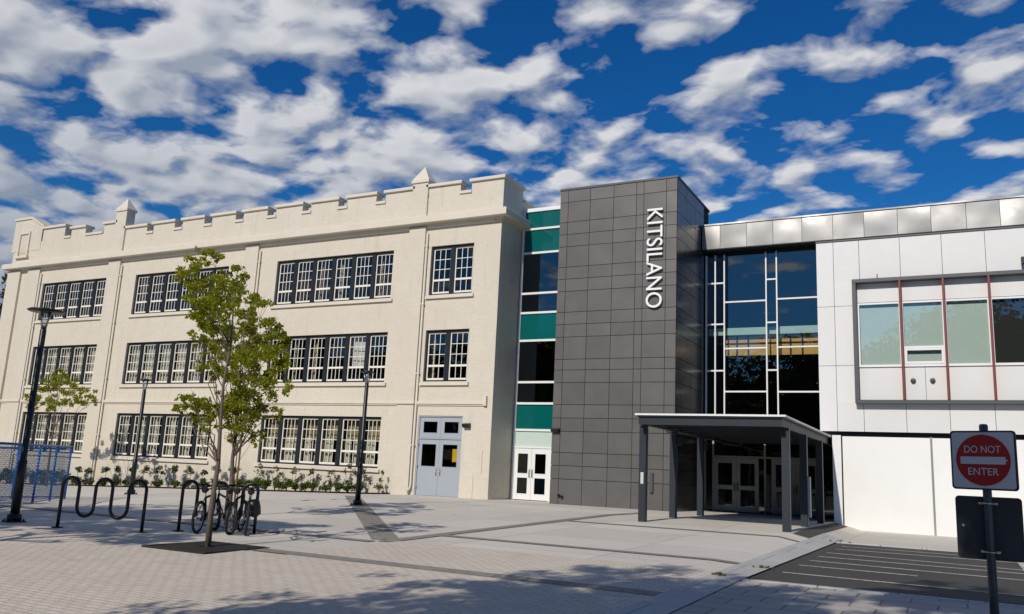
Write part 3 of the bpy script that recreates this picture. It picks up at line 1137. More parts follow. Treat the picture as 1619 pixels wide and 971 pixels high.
# ------------------------------------------------------------------ white panel wing
wing = thing('panel_wing', (0, 0, -.25), 'white metal panel wing with a grey framed window box and red fins', 'building')
WX0, WX1 = -4.1, 9.0
m = MB()
m.box(WX0 + .02, -2.9, .03, 3.3, 2.93, 9.36)
m.box(-2.9, WX1, .03, 3.3, 2.93, 5.03)
m.box(-2.9, WX1, .03, 3.3, 7.22, 9.36)
m.box(5.85, WX1, .03, 3.3, 5.03, 7.22)
m.box(-2.9, 5.85, .6, 3.3, 5.03, 7.22)
m.box(-3.7, WX1, .3, 3.3, -.3, 2.93)
m.build('core', 'joint', wing)
cols = [WX0, -3.55, -2.73, -1.47, -.23, 1.01, 2.25, 3.49, 4.73, 5.97, 7.21, WX1]
rowz = [2.92, 5.10, 7.12, 9.38]
FX0, FX1, FZ0, FZ1 = -2.96, 5.9, 3.82, 7.97
m = MB()
for i in range(len(cols) - 1):
    for j in range(3):
        a, b, c, d = cols[i] + (.007 if i else 0), cols[i + 1] - .007, rowz[j] + .007, rowz[j + 1] - .007
        if b < FX0 + .3:                      # the two narrow columns beside the box
            if b > FX0 + .05:
                # column that the window box cuts into
                if j == 0:
                    m.box(a, FX0 + .05, 0, .028, FZ0 + .05, d)
                    m.box(a, b, 0, .028, c, FZ0 + .05)
                elif j == 1:
                    m.box(a, FX0 + .05, 0, .028, c, d)
                else:
                    m.box(a, FX0 + .05, 0, .028, c, FZ1 - .05)
                    m.box(a, b, 0, .028, FZ1 - .05, d)
            else:
                m.box(a, b, 0, .028, c, d)
        elif a > FX1 - .2:
            m.box(a, b, 0, .028, c, d)
        else:
            if j == 0:
                m.box(a, b, 0, .028, c, FZ0 + .05)
            elif j == 2:
                m.box(a, b, 0, .028, FZ1 - .05, d)
m.build('wall_panel', 'white_panel', wing)
m = MB()
m.box(WX0 - .015, WX1, -.03, .12, 9.385, 9.43)
m.build('coping', 'grey_frame', wing)
# window box
m = MB()
t = .12
m.box(FX0, FX1, -.26, .06, FZ1 - t, FZ1)
m.box(FX0, FX1, -.26, .06, FZ0, FZ0 + t)
m.box(FX0, FX0 + t, -.26, .06, FZ0 + t, FZ1 - t)
m.box(FX1 - t, FX1, -.26, .06, FZ0 + t, FZ1 - t)
wbox = m.build('window_surround', 'grey_frame', wing, bevel=.008)
fins = [-1.505, -.24, 1.04, 2.31, 3.58, 4.85]
for x in fins:
    m = MB()
    m.box(x - .032, x + .032, -.285, -.02, FZ0 + t + .004, FZ1 - t - .004)
    m.build('fin', 'fin', wbox, bevel=.006)
xs = [FX0 + t] + fins + [FX1 - t]
fr = MB()
for i, (a, b) in enumerate(zip(xs[:-1], xs[1:])):
    ips = [(a + .006, b - .006, 7.21, FZ1 - t - .003)]
    if i == 1:
        ips += [(a + .006, (a + b) / 2 - .006, FZ0 + t + .003, 5.03), ((a + b) / 2 + .006, b - .006, FZ0 + t + .003, 5.03)]
    else:
        ips.append((a + .006, b - .006, FZ0 + t + .003, 5.03))
    for (u0, u1, w0, w1) in ips:
        MB().box(u0, u1, .02, .05, w0, w1).build('infill_panel', 'white_panel', wbox)
    e = .065
    fr.box(a + .008, a + e, .0, .09, 5.11, 7.19)
    fr.box(b - e, b - .008, .0, .09, 5.11, 7.19)
    fr.box(a + e, b - e, .0, .09, 7.13, 7.19)
    fr.box(a + .004, b - .004, -.03, .09, 5.035, 5.11)
    if i == 1:
        fr.box(a + e, b - e, .0, .09, 5.64, 5.70)
        for (u0, u1, w0, w1) in ((a + e, b - e, 5.56, 5.63), (a + e, b - e, 5.12, 5.20), (a + e, a + e + .07, 5.20, 5.56), (b - e - .07, b - e, 5.20, 5.56)):
            fr.box(u0, u1, -.025, .06, w0, w1)
fr.build('window_frame', 'alu_white', wbox)
for i, (a, b) in enumerate(zip(xs[:-1], xs[1:])):
    p = MB()
    p.quad((a + .06, .07, 5.11), (b - .06, .07, 5.11), (b - .06, .07, 7.13), (a + .06, .07, 7.13))
    p.build('pane', 'glass_pale' if i < 3 else 'glass_curtain', wbox, recalc=False)
    p = MB()
    if i < 3:
        p.box(a + .03, b - .03, .13, .14, 5.1, 7.15)
        p.build('blind', 'blind', wbox)
    else:
        p.box(a, b, .125, .135, 5.05, 7.2)
        p.build('room', 'room_dark', wbox)
for x in (-1.23, -.67):
    m = MB()
    m.lathe([(.075, 0), (.08, .04), (.06, .09), (.01, .10)], n=16, mat=Matrix.Translation((x, .02, 4.58)) @ Matrix.Rotation(PI / 2, 4, 'X'))
    m.build('vent_cap', 'grey_frame', wing)
m = MB()
m.tube([(2.0, 0, 8.32), (2.0, -.09, 8.32)], .03, 8)
m.box(1.955, 2.045, -.26, -.07, 8.16, 8.38)
m.build('camera', 'black', wing, bevel=.01)
m = MB()
m.box(-2.2, -2.17, -.03, .0, 8.02, 8.16)
m.build('clip', 'grey_frame', wing)
# lower wall
m = MB()
for (a, b) in ((-3.43, -.83), (-.77, 1.9), (1.96, 4.6), (4.66, WX1)):
    m.box(a, b, .12, .16, -.22, 2.77)
m.build('base_panel', 'white_base', wing)
MB().box(-3.74, -3.47, .06, .24, -.30, 2.80).build('corner_trim', 'alu_white', wing)
for x in (-.80, 1.93, 4.63):
    MB().box(x - .028, x + .028, .10, .2, -.22, 2.80).build('joint_trim', 'bright_metal', wing)
MB().box(-3.80, -2.35, .0, .055, -.235, -.18).build('base_flange', 'alu_white', wing)
m = MB()
m.box(-3.74, WX1, .2, .3, 2.78, 2.92)
m.build('reveal_strip', 'charcoal', wing)

# ------------------------------------------------------------------ entrance canopy
canopy = thing('entrance_canopy', (-5.8, -4, 0), 'dark steel entrance canopy on square posts standing before the glass doors', 'canopy')
CX0, CX1 = -7.68, -3.77
m = MB()
m.box(CX0 + .06, CX1 - .04, -8.25, 3.3, 2.70, 2.735)
roof = m.build('roof', 'steel_dark', canopy)
m = MB()
m.box(CX0 + .02, CX1 + .0, -8.29, 3.3, 2.737, 2.785)
m.build('roof_edge', 'alu_white', roof)
m = MB()
m.box(CX0 + .1, CX1 - .1, -8.2, -8.06, 2.50, 2.698)
m.build('front_beam', 'steel', canopy)
for x in (CX0 + .1, CX1 - .22):
    m = MB()
    m.box(x, x + .12, -8.055, 3.2, 2.50, 2.698)
    m.build('side_beam', 'steel', canopy)
m = MB()
m.box(-9.02, CX0 + .05, -1.2, 3.3, 2.70, 2.78)
m.build('added_shade_roof', 'steel_dark', canopy)  # added roof piece, blocks sun between tower and canopy to shade the doors
for y in np.arange(-7, 3.2, 1.15):
    m = MB()
    m.box(CX0 + .225, CX1 - .225, y - .04, y + .04, 2.54, 2.697)
    m.build('rafter', 'steel', canopy)
for x in (-7.58, -3.87):
    for y in (-7.75, -5.0, -2.0):
        m = MB()
        m.box(x - .095, x + .095, y - .095, y + .095, g(x, y) - .05, 2.50)
        po = m.build('post', 'steel', canopy, bevel=.008)
m = MB()
m.box(-7.62, -7.54, -7.853, -7.846, .95, 1.25)
m.build('notice_plate', 'sign_white', canopy)
for y in (-5.0, -2.0):
    m = MB()
    m.box(-7.485, -7.34, y - .07, y + .07, 2.1, 2.4)
    m.build('speaker_box', 'black', canopy, bevel=.02)
m = MB()
m.box(-3.79, -3.70, -5.06, -4.94, .25, 1.35)
m.build('door_operator', 'door_grey', canopy, bevel=.01)

# ------------------------------------------------------------------ foliage helpers
def leaf_cloud(centers, radii, count, size, rg, flat=.75):
    """many small bent leaf faces spread through ellipsoid clumps"""
    centers = np.array(centers, float)
    radii = np.array(radii, float)
    w = radii ** 2
    idx = rg.choice(len(centers), count, p=w / w.sum())
    d = rg.normal(size=(count, 3))
    d /= np.linalg.norm(d, axis=1)[:, None]
    r = rg.random(count) ** .45
    r = np.where(rg.random(count) < .12, r * 1.3, r)
    p = centers[idx] + d * (r * radii[idx])[:, None] * np.array([1, 1, flat])
    a = rg.normal(size=(count, 3))
    a /= np.linalg.norm(a, axis=1)[:, None]
    b = np.cross(a, rg.normal(size=(count, 3)))
    b /= np.linalg.norm(b, axis=1)[:, None]
    c = np.cross(a, b)
    s = size * rg.uniform(.6, 1.35, count)[:, None]
    v0 = p - a * s * .5
    v1 = p + b * s * .30 + c * s * .08
    v2 = p + a * s * .5
    v3 = p - b * s * .30 + c * s * .08
    vs = np.stack([v0, v1, v2, v3], 1).reshape(-1, 3)
    return vs


def leaves_obj(name, vs, mat, parent=None, origin=None):
    n = len(vs) // 4
    me = bpy.data.meshes.new(name)
    off = Vector((0, 0, 0))
    q = parent
    while q is not None:
        off += Vector(q.location)
        q = q.parent
    if parent is None and origin is not None:
        off = Vector(origin)
    vs = vs - np.array(off)
    me.from_pydata(vs.tolist(), [], np.arange(4 * n).reshape(-1, 4).tolist())
    me.update()
    me.materials.append(M[mat])
    o = bpy.data.objects.new(name, me)
    COL.objects.link(o)
    if parent is not None:
        o.parent = parent
    elif origin is not None:
        o.location = off
    return o


def bent(p0, p1, rg, k=5, amp=.06):
    p0, p1 = Vector(p0), Vector(p1)
    out = []
    for i in range(k + 1):
        t = i / k
        p = p0.lerp(p1, t)
        w = amp * (p1 - p0).length * math.sin(PI * t)
        out.append(p + Vector((rg.uniform(-w, w), rg.uniform(-w, w), rg.uniform(-w, w) * .5)))
    return out


def tree(name, base, top, clumps, nleaf, leafsize, label, cat='tree', group=None, trunk_r=.05, leafmat='leaf', barkmat='bark', seed=1, flat=.8, low=.3):
    """clumps: list of (x, y, z, r)"""
    rg = random.Random(seed)
    npr = np.random.default_rng(seed)
    t = thing(name, base, label, cat, group)
    mb = MB()
    tp = bent(base, top, rg, 7, .006)
    tp[0] = Vector(base) - Vector((0, 0, .05))
    H = Vector(top).z - Vector(base).z
    mb.tube(tp, [trunk_r * lerp(1, .12, (i / 7) ** .8) for i in range(8)], 8)
    for (x, y, z, r) in clumps:
        zt = max(Vector(base).z + H * low, z - (abs(x - base[0]) + abs(y - base[1])) * 1.0 - .15)
        zt = min(zt, z - .02)
        s = min(1, max(0, (zt - base[2]) / H))
        a = tp[0].lerp(tp[-1], s)
        bp = bent(a, (x, y, z), rg, 4, .08)
        r0 = trunk_r * .34 * (1 - s * .6)
        mb.tube(bp, [lerp(r0, r0 * .25, i / 4) for i in range(5)], 5, cap=False)
        for k in range(3):
            e = Vector((x, y, z)) + Vector((rg.uniform(-r, r), rg.uniform(-r, r), rg.uniform(-r, r)))
            mb.tube(bent(bp[3], e, rg, 3, .08), [r0 * .3, r0 * .25, r0 * .2, r0 * .12], 4, cap=False)
    mb.build('trunk', barkmat, t)
    sub_c, sub_r = [], []
    for (x, y, z, r) in clumps:
        for k in range(11):
            d = npr.normal(size=3)
            d /= np.linalg.norm(d)
            q = npr.random() ** .6 * r * 1.25
            sub_c.append((x + d[0] * q, y + d[1] * q, z + d[2] * q * .8))
            sub_r.append(r * npr.uniform(.2, .42))
    vs = leaf_cloud(sub_c, sub_r, nleaf, leafsize, npr, flat)
    leaves_obj('crown', vs, leafmat, t)
    return t


# ------------------------------------------------------------------ camera maths (for placing crowns measured on the photograph)
CAM = dict(f=1342.245, pitch=.19365, roll=.047966, yaw=.48797)
cp_, sp_ = math.cos(CAM['pitch']), math.sin(CAM['pitch'])
_R, _F, _U = Vector((1, 0, 0)), Vector((0, cp_, sp_)), Vector((0, -sp_, cp_))
_c, _s = math.cos(CAM['roll']), math.sin(CAM['roll'])
_R, _U = _R * _c + _U * _s, _U * _c - _R * _s
Rz = Matrix.Rotation(CAM['yaw'], 3, 'Z')
_R, _U, _F = Rz @ _R, Rz @ _U, Rz @ _F
CPOS = Vector((0, -30, 1.0472))


def at(px, py, Y):
    d = _F * CAM['f'] + _R * (px - 809.5) - _U * (py - 485.5)
    return CPOS + d * ((Y - CPOS.y) / d.y)


# tree in the grate
b1 = Vector((-10.48, -19.98, -.31))
cl = []
rgt = random.Random(3)
for (px, py, r) in ((330, 404, .20), (303, 424, .22), (296, 446, .2), (322, 436, .26), (372, 440, .24), (352, 452, .18), (328, 474, .30), (345, 468, .22), (314, 462, .22),
                    (322, 505, .26), (336, 520, .3), (318, 536, .2), (340, 556, .24), (328, 585, .2), (345, 500, .26), (306, 630, .19), (292, 643, .15), (322, 655, .22), (335, 640, .16), (312, 645, .16), (282, 645, .12), (332, 672, .15)):
    dy = rgt.uniform(-.55, .55)
    p = at(px, py, b1.y + dy)
    cl.append((p.x, p.y, p.z, r))
tree('street_tree', b1, (-10.55, -19.95, 4.2), cl, 4700, .072, 'slender young tree rising from the dark iron tree grate', group='young plaza trees', trunk_r=.050, seed=4)
# second tree behind the rack
b2 = Vector((-14.87, -15.28, g(-14.87, -15.28)))
cl = []
for (px, py, r) in ((380, 452, .34), (398, 470, .36), (416, 482, .24), (366, 478, .36), (384, 498, .42), (364, 510, .40), (402, 516, .40), (440, 530, .36), (424, 520, .3), (452, 545, .26), (432, 552, .42), (404, 545, .5),
                    (446, 574, .34), (372, 535, .5), (386, 560, .55), (356, 565, .42), (412, 580, .5), (432, 606, .34), (384, 592, .5), (364, 600, .42), (396, 622, .5), (374, 638, .46), (352, 640, .34), (362, 662, .34), (384, 664, .42),
                    (408, 650, .36), (426, 650, .22), (366, 688, .26), (398, 684, .26), (440, 660, .16)):
    dy = rgt.uniform(-1.2, 1.2)
    p = at(px, py, b2.y + dy)
    cl.append((p.x, p.y, p.z, r))
tree('street_tree', b2, (-15.05, -15.25, 4.3), cl, 14000, .082, 'fuller young tree with dense olive crown behind the bicycles', group='young plaza trees', trunk_r=.062, barkmat='bark', seed=5)
# sapling
b3 = Vector((-18.4, -11.6, g(-18.4, -11.6)))
cl = [(-18.45 + rgt.uniform(-.3, .3), -11.6 + rgt.uniform(-.3, .3), z, .16) for z in (1.6, 2.0, 2.5, 3.0, 3.4)]
tree('sapling', b3, (-18.5, -11.55, 3.7), cl, 420, .08, 'thin sapling with sparse leaves behind the fuller young tree', group='young plaza trees', trunk_r=.03, barkmat='bark_red', seed=6)
# tree by the wall behind the fence
b4 = Vector((-37.7, -4.2, g(-37.7, -4.2)))
cl = []
for (px, py, r) in ((95, 600, .5), (75, 612, .5), (115, 612, .5), (138, 626, .4), (60, 628, .45), (92, 625, .6), (50, 640, .35), (120, 635, .45), (148, 634, .25), (78, 640, .4), (104, 592, .3)):
    p = at(px, py, b4.y + rgt.uniform(-.9, .9))
    cl.append((p.x, p.y, p.z, r))
tree('street_tree', b4, (-37.9, -4.2, 4.3), cl, 5200, .10, 'small flat-topped tree against the wall above the blue fence', group='young plaza trees', trunk_r=.07, leafmat='leaf', seed=8, low=.45)
# tall dark tree at the end of the school
b5 = Vector((-60.5, 6, g(-60.5, 6)))
cl = [(-60.5 + rgt.gauss(0, 1.5), 6 + rgt.gauss(0, 1.8), rgt.uniform(3.5, 12.0), rgt.uniform(1.0, 1.7)) for i in range(40)]
tree('tall_tree', b5, (-60.5, 6, 12.2), cl, 9000, .26, 'tall dark tree standing past the far end of the cream school', trunk_r=.3, leafmat='leaf_dark', seed=9)

# big trees behind the viewpoint: their shade lies on the plaza and they show in the glass
def shade_tree(x, y, z0, z1, rad, n, label, seed, nleaf=5200):
    rg = random.Random(seed)
    b = Vector((x, y, g(x, y)))
    cl = []
    for i in range(n):
        w = rg.uniform(0, 2 * PI)
        t = rg.random()
        rr = rad * math.sqrt(rg.random()) * (1 - .55 * t)
        cl.append((x + rr * math.cos(w), y + rr * math.sin(w), lerp(z0, z1, t), rg.uniform(.28, .42) * rad))
    return tree('shade_tree', b, (x, y, z1 - .5), cl, nleaf, .15, label, group='shade trees behind the viewpoint', trunk_r=.17, leafmat='leaf_dark', seed=seed)


shade_tree(-4.1, -31.7, 4.6, 8.4, 3.1, 40, 'broad shade tree whose shadow lies on the stone pavers', 21, 26000)
shade_tree(-.55, -31.0, 7.6, 10.2, 1.9, 26, 'small shade tree whose shadow covers the traffic sign', 22, 15000)
shade_tree(-17.8, -27.6, 4.8, 8.2, 2.8, 28, 'shade tree whose shadow covers the empty bicycle rack', 23, 15000)
shade_tree(-13.6, -26.4, 4.4, 6.8, 2.2, 22, 'shade tree whose shadow covers the parked bicycles', 24, 12000)
shade_tree(-22.8, -28.0, 4.2, 7.6, 2.6, 22, 'shade tree whose shadow reaches the blue fence', 25, 12000)
shade_tree(-2.4, -31.2, 4.4, 7.2, 2.2, 20, 'shade tree whose shadow lies on the large paving slabs', 26, 11000)

# far wooded edge, seen as reflections
npr = np.random.default_rng(5)
parts_ = []
for (xa, xb, nb, nl, ls) in ((-48, 34, 760, 80000, .62), (-210, -48, 620, 30000, 1.2)):
    cs, rs = [], []
    for i in range(nb):
        x = npr.uniform(xa, xb)
        h = 22.5 + 2.2 * math.sin(x * .11 + .6) + 1.8 * math.sin(x * .31 + 1)
        r = npr.uniform(1.3, 2.7)
        cs.append((x, -80 + npr.normal() * 3, npr.random() ** .75 * (h - r)))
        rs.append(r)
    parts_.append(leaf_cloud(cs, rs, nl, ls, npr, .9))
core = []
xs_ = np.arange(-215, 40, 1.5)
for xa in xs_:
    ha, hb_ = [18.5 + 2.2 * math.sin(x * .11 + .6) + 1.8 * math.sin(x * .31 + 1) + 1.0 * math.sin(x * 1.3) for x in (xa, xa + 1.5)]
    core += [(xa, -81 + math.sin(xa), -2), (xa + 1.5, -81 + math.sin(xa + 1.5), -2), (xa + 1.5, -82.5 + math.sin(xa + 1.5), hb_), (xa, -82.5 + math.sin(xa), ha)]
parts_.append(np.array(core))
tl = leaves_obj('woods', np.concatenate(parts_), 'leaf_dark', None, (-80, -80, 0))
tag(tl, 'distant wooded edge reflected in the glass', 'woods', kind='stuff')

# ------------------------------------------------------------------ shrubs in the bed
ORD = ['first', 'second', 'third', 'fourth', 'fifth', 'sixth', 'seventh', 'eighth', 'ninth', 'tenth', 'eleventh', 'twelfth', 'thirteenth', 'fourteenth', 'fifteenth', 'sixteenth', 'seventeenth', 'eighteenth']


def shrub(name, x, y, blobs, nleaf, lsize, mat, label, group, stem_h, seed, extra=None):
    npr = np.random.default_rng(seed)
    rg = random.Random(seed)
    b = Vector((x, y, g(x, y) + .04))
    t = thing(name, b, label, 'shrub', group)
    m = MB()
    for (dx, dy, z, r) in blobs:
        m.tube(bent(b - Vector((0, 0, .03)), b + Vector((dx, dy, z)), rg, 4, .06), [.018, .016, .013, .01, .006], 5, cap=False)
    m.build('stem', 'bark', t)
    cc, rr = [], []
    for (dx, dy, z, r) in blobs:
        for k in range(5):
            d = npr.normal(size=3)
            d /= np.linalg.norm(d)
            cc.append((b.x + dx + d[0] * r * .55, b.y + dy + d[1] * r * .55, b.z + z + d[2] * r * .45))
            rr.append(r * npr.uniform(.45, .65))
    leaves_obj('foliage', leaf_cloud(cc, rr, nleaf, lsize, npr, .8), mat, t)
    return t


sx = [-40.47, -39.49, -38.48, -37.45, -36.48, -35.49, -34.56, -33.48, -32.68, -31.56, -30.67, -29.68]
for i, x in enumerate(sx):
    q = rng.uniform(.85, 1.15)
    tall = .68 * q
    bl = [(rng.uniform(-.05, .05), rng.uniform(-.05, .05), tall + .12, .25 * q), (rng.uniform(-.15, .15), .05, .25, .27 * q), (rng.uniform(-.3, .3), -.1, .18, .2)]
    if i in (6, 8):
        bl.append((.3, 0, tall, .16))
    shrub('shrub', x, -.62 + rng.uniform(-.1, .1), bl, 800, .07, 'leaf_shrub', ORD[i] + ' two-tiered shrub counted from the blue fence along the cream wall', 'shrubs along the cream wall', .6, 100 + i)
for i in range(7):
    x = -46.8 + i * .88
    shrub('low_shrub', x, -.7, [(0, 0, .42, .42), (.3, -.05, .3, .3), (-.25, -.1, .62, .28)], 620, .09, 'leaf_shrub', ORD[i] + ' dense dark shrub counted from the far corner of the school behind the blue fence', 'dense shrubs behind the blue fence', .4, 260 + i)
sx2 = [-28.3, -27.25, -26.05, -25.1, -24.1, -23.2, -22.5, -21.55]
for i, x in enumerate(sx2):
    q = rng.uniform(.85, 1.15)
    bl = [(rng.uniform(-.12, .12), 0, 1.0 * q, .20), (rng.uniform(-.3, -.1), .02, .8 * q, .16), (rng.uniform(.1, .3), .02, .72 * q, .17), (0, .02, .45, .18)]
    if i == 7:
        bl = [(.12, 0, .85, .12), (.05, 0, .55, .14), (0, 0, .3, .22), (-.15, 0, .2, .15)]
    shrub('shrub', x, -.42, bl, 300, .07, 'leaf_grey', ORD[i] + ' loose silvery shrub counted from the bicycles along the cream wall', 'shrubs along the cream wall', .9, 140 + i)
for i in range(13):
    x = -28.9 + i * .56
    q = rng.uniform(.8, 1.2)
    bl = [(0, 0, .28 * q, .27 * q), (rng.uniform(-.2, .2), -.08, .2, .2)]
    shrub('low_shrub', x, -.92 + rng.uniform(-.12, .12), bl, 700, .07, 'leaf_bright', ORD[i] + ' low bright green shrub counted from the bicycles at the bed edge', 'low shrubs at the bed edge', .3, 170 + i)
for i in range(11):
    x = -40.0 + i * 1.0
    bl = [(0, 0, .2, .22), (rng.uniform(-.2, .2), -.05, .15, .16)]
    shrub('low_shrub', x, -.98, bl, 320, .065, 'leaf_grey' if i % 3 == 1 else 'leaf_shrub', ORD[i] + ' low dull shrub counted from the blue fence at the bed edge', 'low shrubs at the bed edge', .2, 200 + i)


# ------------------------------------------------------------------ lamps
def lamp(loc, H, disc, label, lean=0):
    x, y, z = loc
    t = thing('street_lamp', loc, label, 'street lamp', 'black plaza lamps')
    pt = H - .42
    m = MB()
    m.box(x - .15, x + .15, y - .15, y + .15, z - .01, z + .03)
    m.lathe([(.13, z + .03), (.13, z + .14), (.085, z + .17)], (x, y, 0), 16)
    for a in range(4):
        m.lathe([(.018, z + .03), (.018, z + .06), (.004, z + .065)], (x + .115 * (-1) ** a, y + .115 * (1 if a < 2 else -1), 0), 6)
    m.build('base', 'black', t)
    m = MB()
    m.lathe([(.082, z + .165), (.080, z + 1.15), (.062, z + 1.18), (.058, z + pt), (.045, z + pt + .03)], (x, y, 0), 16)
    m.build('pole', 'black', t)
    m = MB()
    m.lathe([(.05, z + pt + .03), (.075, z + pt + .2), (.10, z + pt + .36)], (x, y, 0), 16)
    m.build('lens', 'lamp_glass', t)
    m = MB()
    for a in range(4):
        w = a * PI / 2 + .4
        m.tube([(x + .05 * math.cos(w), y + .05 * math.sin(w), z + pt + .02), (x + .11 * math.cos(w), y + .11 * math.sin(w), z + pt + .37)], .008, 5)
    m.build('strut', 'bright_metal', t)
    m = MB()
    r = disc
    m.lathe([(r * .3, z + H - .065), (r * .96, z + H - .055), (r, z + H - .035), (r * .9, z + H - .015), (r * .25, z + H + .012)], (x, y, 0), 28)
    m.build('lamp_shade', 'black', t)
    return t


lamp((-16.0, -19.6, g(-16.0, -19.6)), 4.12, .34, 'tall black lamp with wide disc head beside the blue fence')
lamp((-15.75, -9.4, g(-15.75, -9.4)), 3.96, .20, 'black lamp before the pale blue doors of the cream school')
lamp((-24.6, -10.1, g(-24.6, -10.1)), 3.86, .21, 'slim black lamp behind the empty bicycle rack')

# ------------------------------------------------------------------ wave racks
def rack(pa, pb, label):
    pa, pb = Vector(pa), Vector(pb)
    mid = (pa + pb) / 2
    t = thing('bike_rack', mid, label, 'bike rack', 'black wave bike racks')
    dx = pb - pa
    Lh = math.hypot(dx.x, dx.y)
    u = Vector((dx.x, dx.y, 0)) / Lh
    H, lo = .90, .22
    n = 5
    w = Lh / n
    r = w / 2
    pts = []
    z0 = mid.z

    def P(s, h):
        q = pa + u * s
        q.z = z0 + h
        return q
    pts.append(P(0, -.01))
    pts.append(P(0, .4))
    for i in range(n):
        c = (i + .5) * w
        up = i % 2 == 0
        for k in range(11):
            a = PI * k / 10
            if up:
                pts.append(P(c - r * math.cos(a), H - r + r * math.sin(a)))
            else:
                pts.append(P(c - r * math.cos(a), lo + r - r * math.sin(a)))
    pts.append(P(Lh, .4))
    pts.append(P(Lh, -.01))
    m = MB()
    m.tube(pts, .030, 12)
    m.build('tube', 'black', t)
    for q in (0, Lh):
        m = MB()
        c = P(q, 0)
        m.lathe([(.10, 0), (.10, .014), (.035, .018)], c, 16)
        m.build('base_plate', 'black', t)
    return t


rack((-14.62, -19.66, g(-14.62, -19.66)), (-13.05, -19.12, g(-13.05, -19.12)), 'empty black wave bike rack beside the tall lamp')
rack((-12.79, -18.53, g(-12.79, -18.53)), (-11.6, -17.84, g(-11.6, -17.84)), 'black wave bike rack with bicycles parked in it')


# ------------------------------------------------------------------ bicycles
def bicycle(loc, rz, label, scale=1.0, paint='black'):
    t = thing('bicycle', (0, 0, 0), label, 'bicycle', 'bicycles parked in the rack')
    R = .31
    wb = .98
    V = Vector

    def wheel(cx):
        m = MB()
        pts = [(cx + R * math.cos(a), 0, R + .02 + R * math.sin(a)) for a in np.linspace(0, 2 * PI, 36, endpoint=False)]
        m.tube(pts, .031, 8, closed=True)
        wo = m.build('wheel', 'rubber', t)
        m = MB()
        pts = [(cx + (R - .035) * math.cos(a), 0, R + .02 + (R - .035) * math.sin(a)) for a in np.linspace(0, 2 * PI, 36, endpoint=False)]
        m.tube(pts, .010, 6, closed=True)
        m.build('rim', 'door_grey', wo)
        m = MB()
        for k in range(24):
            a = 2 * PI * k / 24
            m.tube([(cx, .03 * (-1) ** k, R + .02), (cx + (R - .04) * math.cos(a), 0, R + .02 + (R - .04) * math.sin(a))], .0016, 3, cap=False)
        m.tube([(cx, -.05, R + .02), (cx, .05, R + .02)], .02, 8)
        m.build('spokes', 'bright_metal', wo)
    wheel(-wb / 2)
    wheel(wb / 2)
    rw, fw = V((-wb / 2, 0, R + .02)), V((wb / 2, 0, R + .02))
    bb, st, ht, hb = V((-.08, 0, .29)), V((-.24, 0, .72)), V((.33, 0, .80)), V((.37, 0, .66))
    m = MB()
    for a, b, r in ((bb, st, .024), (st, ht, .024), (bb, hb, .030), (hb, ht, .028)):
        m.tube([a, b], r, 8)
    for s in (-.05, .05):
        o = V((0, s, 0))
        m.tube([bb + o * .5, rw + o], .010, 6)
        m.tube([st + o * .3, rw + o], .009, 6)
    m.build('frame', paint, t)
    m = MB()
    for s in (-.05, .05):
        o = V((0, s, 0))
        m.tube([hb + o * .8, fw + o], .013, 6)
    m.tube([hb + V((0, -.05, 0)), hb + V((0, .05, 0))], .016, 6)
    m.build('fork', paint, t)
    m = MB()
    m.tube([ht, ht + V((-.02, 0, .13))], .015, 8)
    c = ht + V((-.01, 0, .14))
    m.tube([c + V((-.08, -.31, .02)), c + V((-.02, -.18, .03)), c + V((.03, -.05, 0)), c + V((.03, .05, 0)), c + V((-.02, .18, .03)), c + V((-.08, .31, .02))], .013, 8)
    hbar = m.build('handlebar', 'black', t)
    m = MB()
    for s in (-1, 1):
        m.tube([c + V((-.09, .31 * s, .02)), c + V((-.03, .20 * s, .03))], .02, 8)
    m.build('grip', 'rubber', hbar)
    m = MB()
    m.tube([st, st + V((-.04, 0, .14))], .013, 8)
    m.build('seat_post', 'bright_metal', t)
    m = MB()
    s0 = st + V((-.04, 0, .15))
    m.tube([s0 + V((-.13, 0, .01)), s0 + V((-.08, 0, .02)), s0 + V((.0, 0, .012)), s0 + V((.09, 0, .01)), s0 + V((.15, 0, 0))], [.05, .075, .05, .025, .012], 10)
    m.build('saddle', 'rubber', t)
    m = MB()
    m.lathe([(.08, -.004), (.08, .004)], n=24, mat=Matrix.Translation(bb + V((0, -.05, 0))) @ Matrix.Rotation(PI / 2, 4, 'X'))
    m.tube([bb + V((0, -.06, 0)), bb + V((.10, -.07, -.12))], .010, 6)
    m.tube([bb + V((0, .06, 0)), bb + V((-.10, .07, .12))], .010, 6)
    m.tube([bb + V((0, -.07, 0)), bb + V((0, .07, 0))], .014, 6)
    ck = m.build('crank', 'bright_metal', t)
    m = MB()
    m.box(.05, .15, -.16, -.075, .155, .18)
    m.build('pedal', 'rubber', ck)
    m = MB()
    m.box(-.23, -.13, .075, .16, .40, .425)
    m.build('pedal', 'rubber', ck)
    t.location = loc
    t.rotation_euler = (R_(2), 0, rz)
    t.scale = (scale,) * 3
    return t


def rack_pt(s, off=0):
    a, b = Vector((-12.79, -18.53, 0)), Vector((-11.6, -17.84, 0))
    u = (b - a).normalized()
    n = Vector((-u.y, u.x, 0))
    p = a + u * s + n * off
    p.z = g(p.x, p.y)
    return p


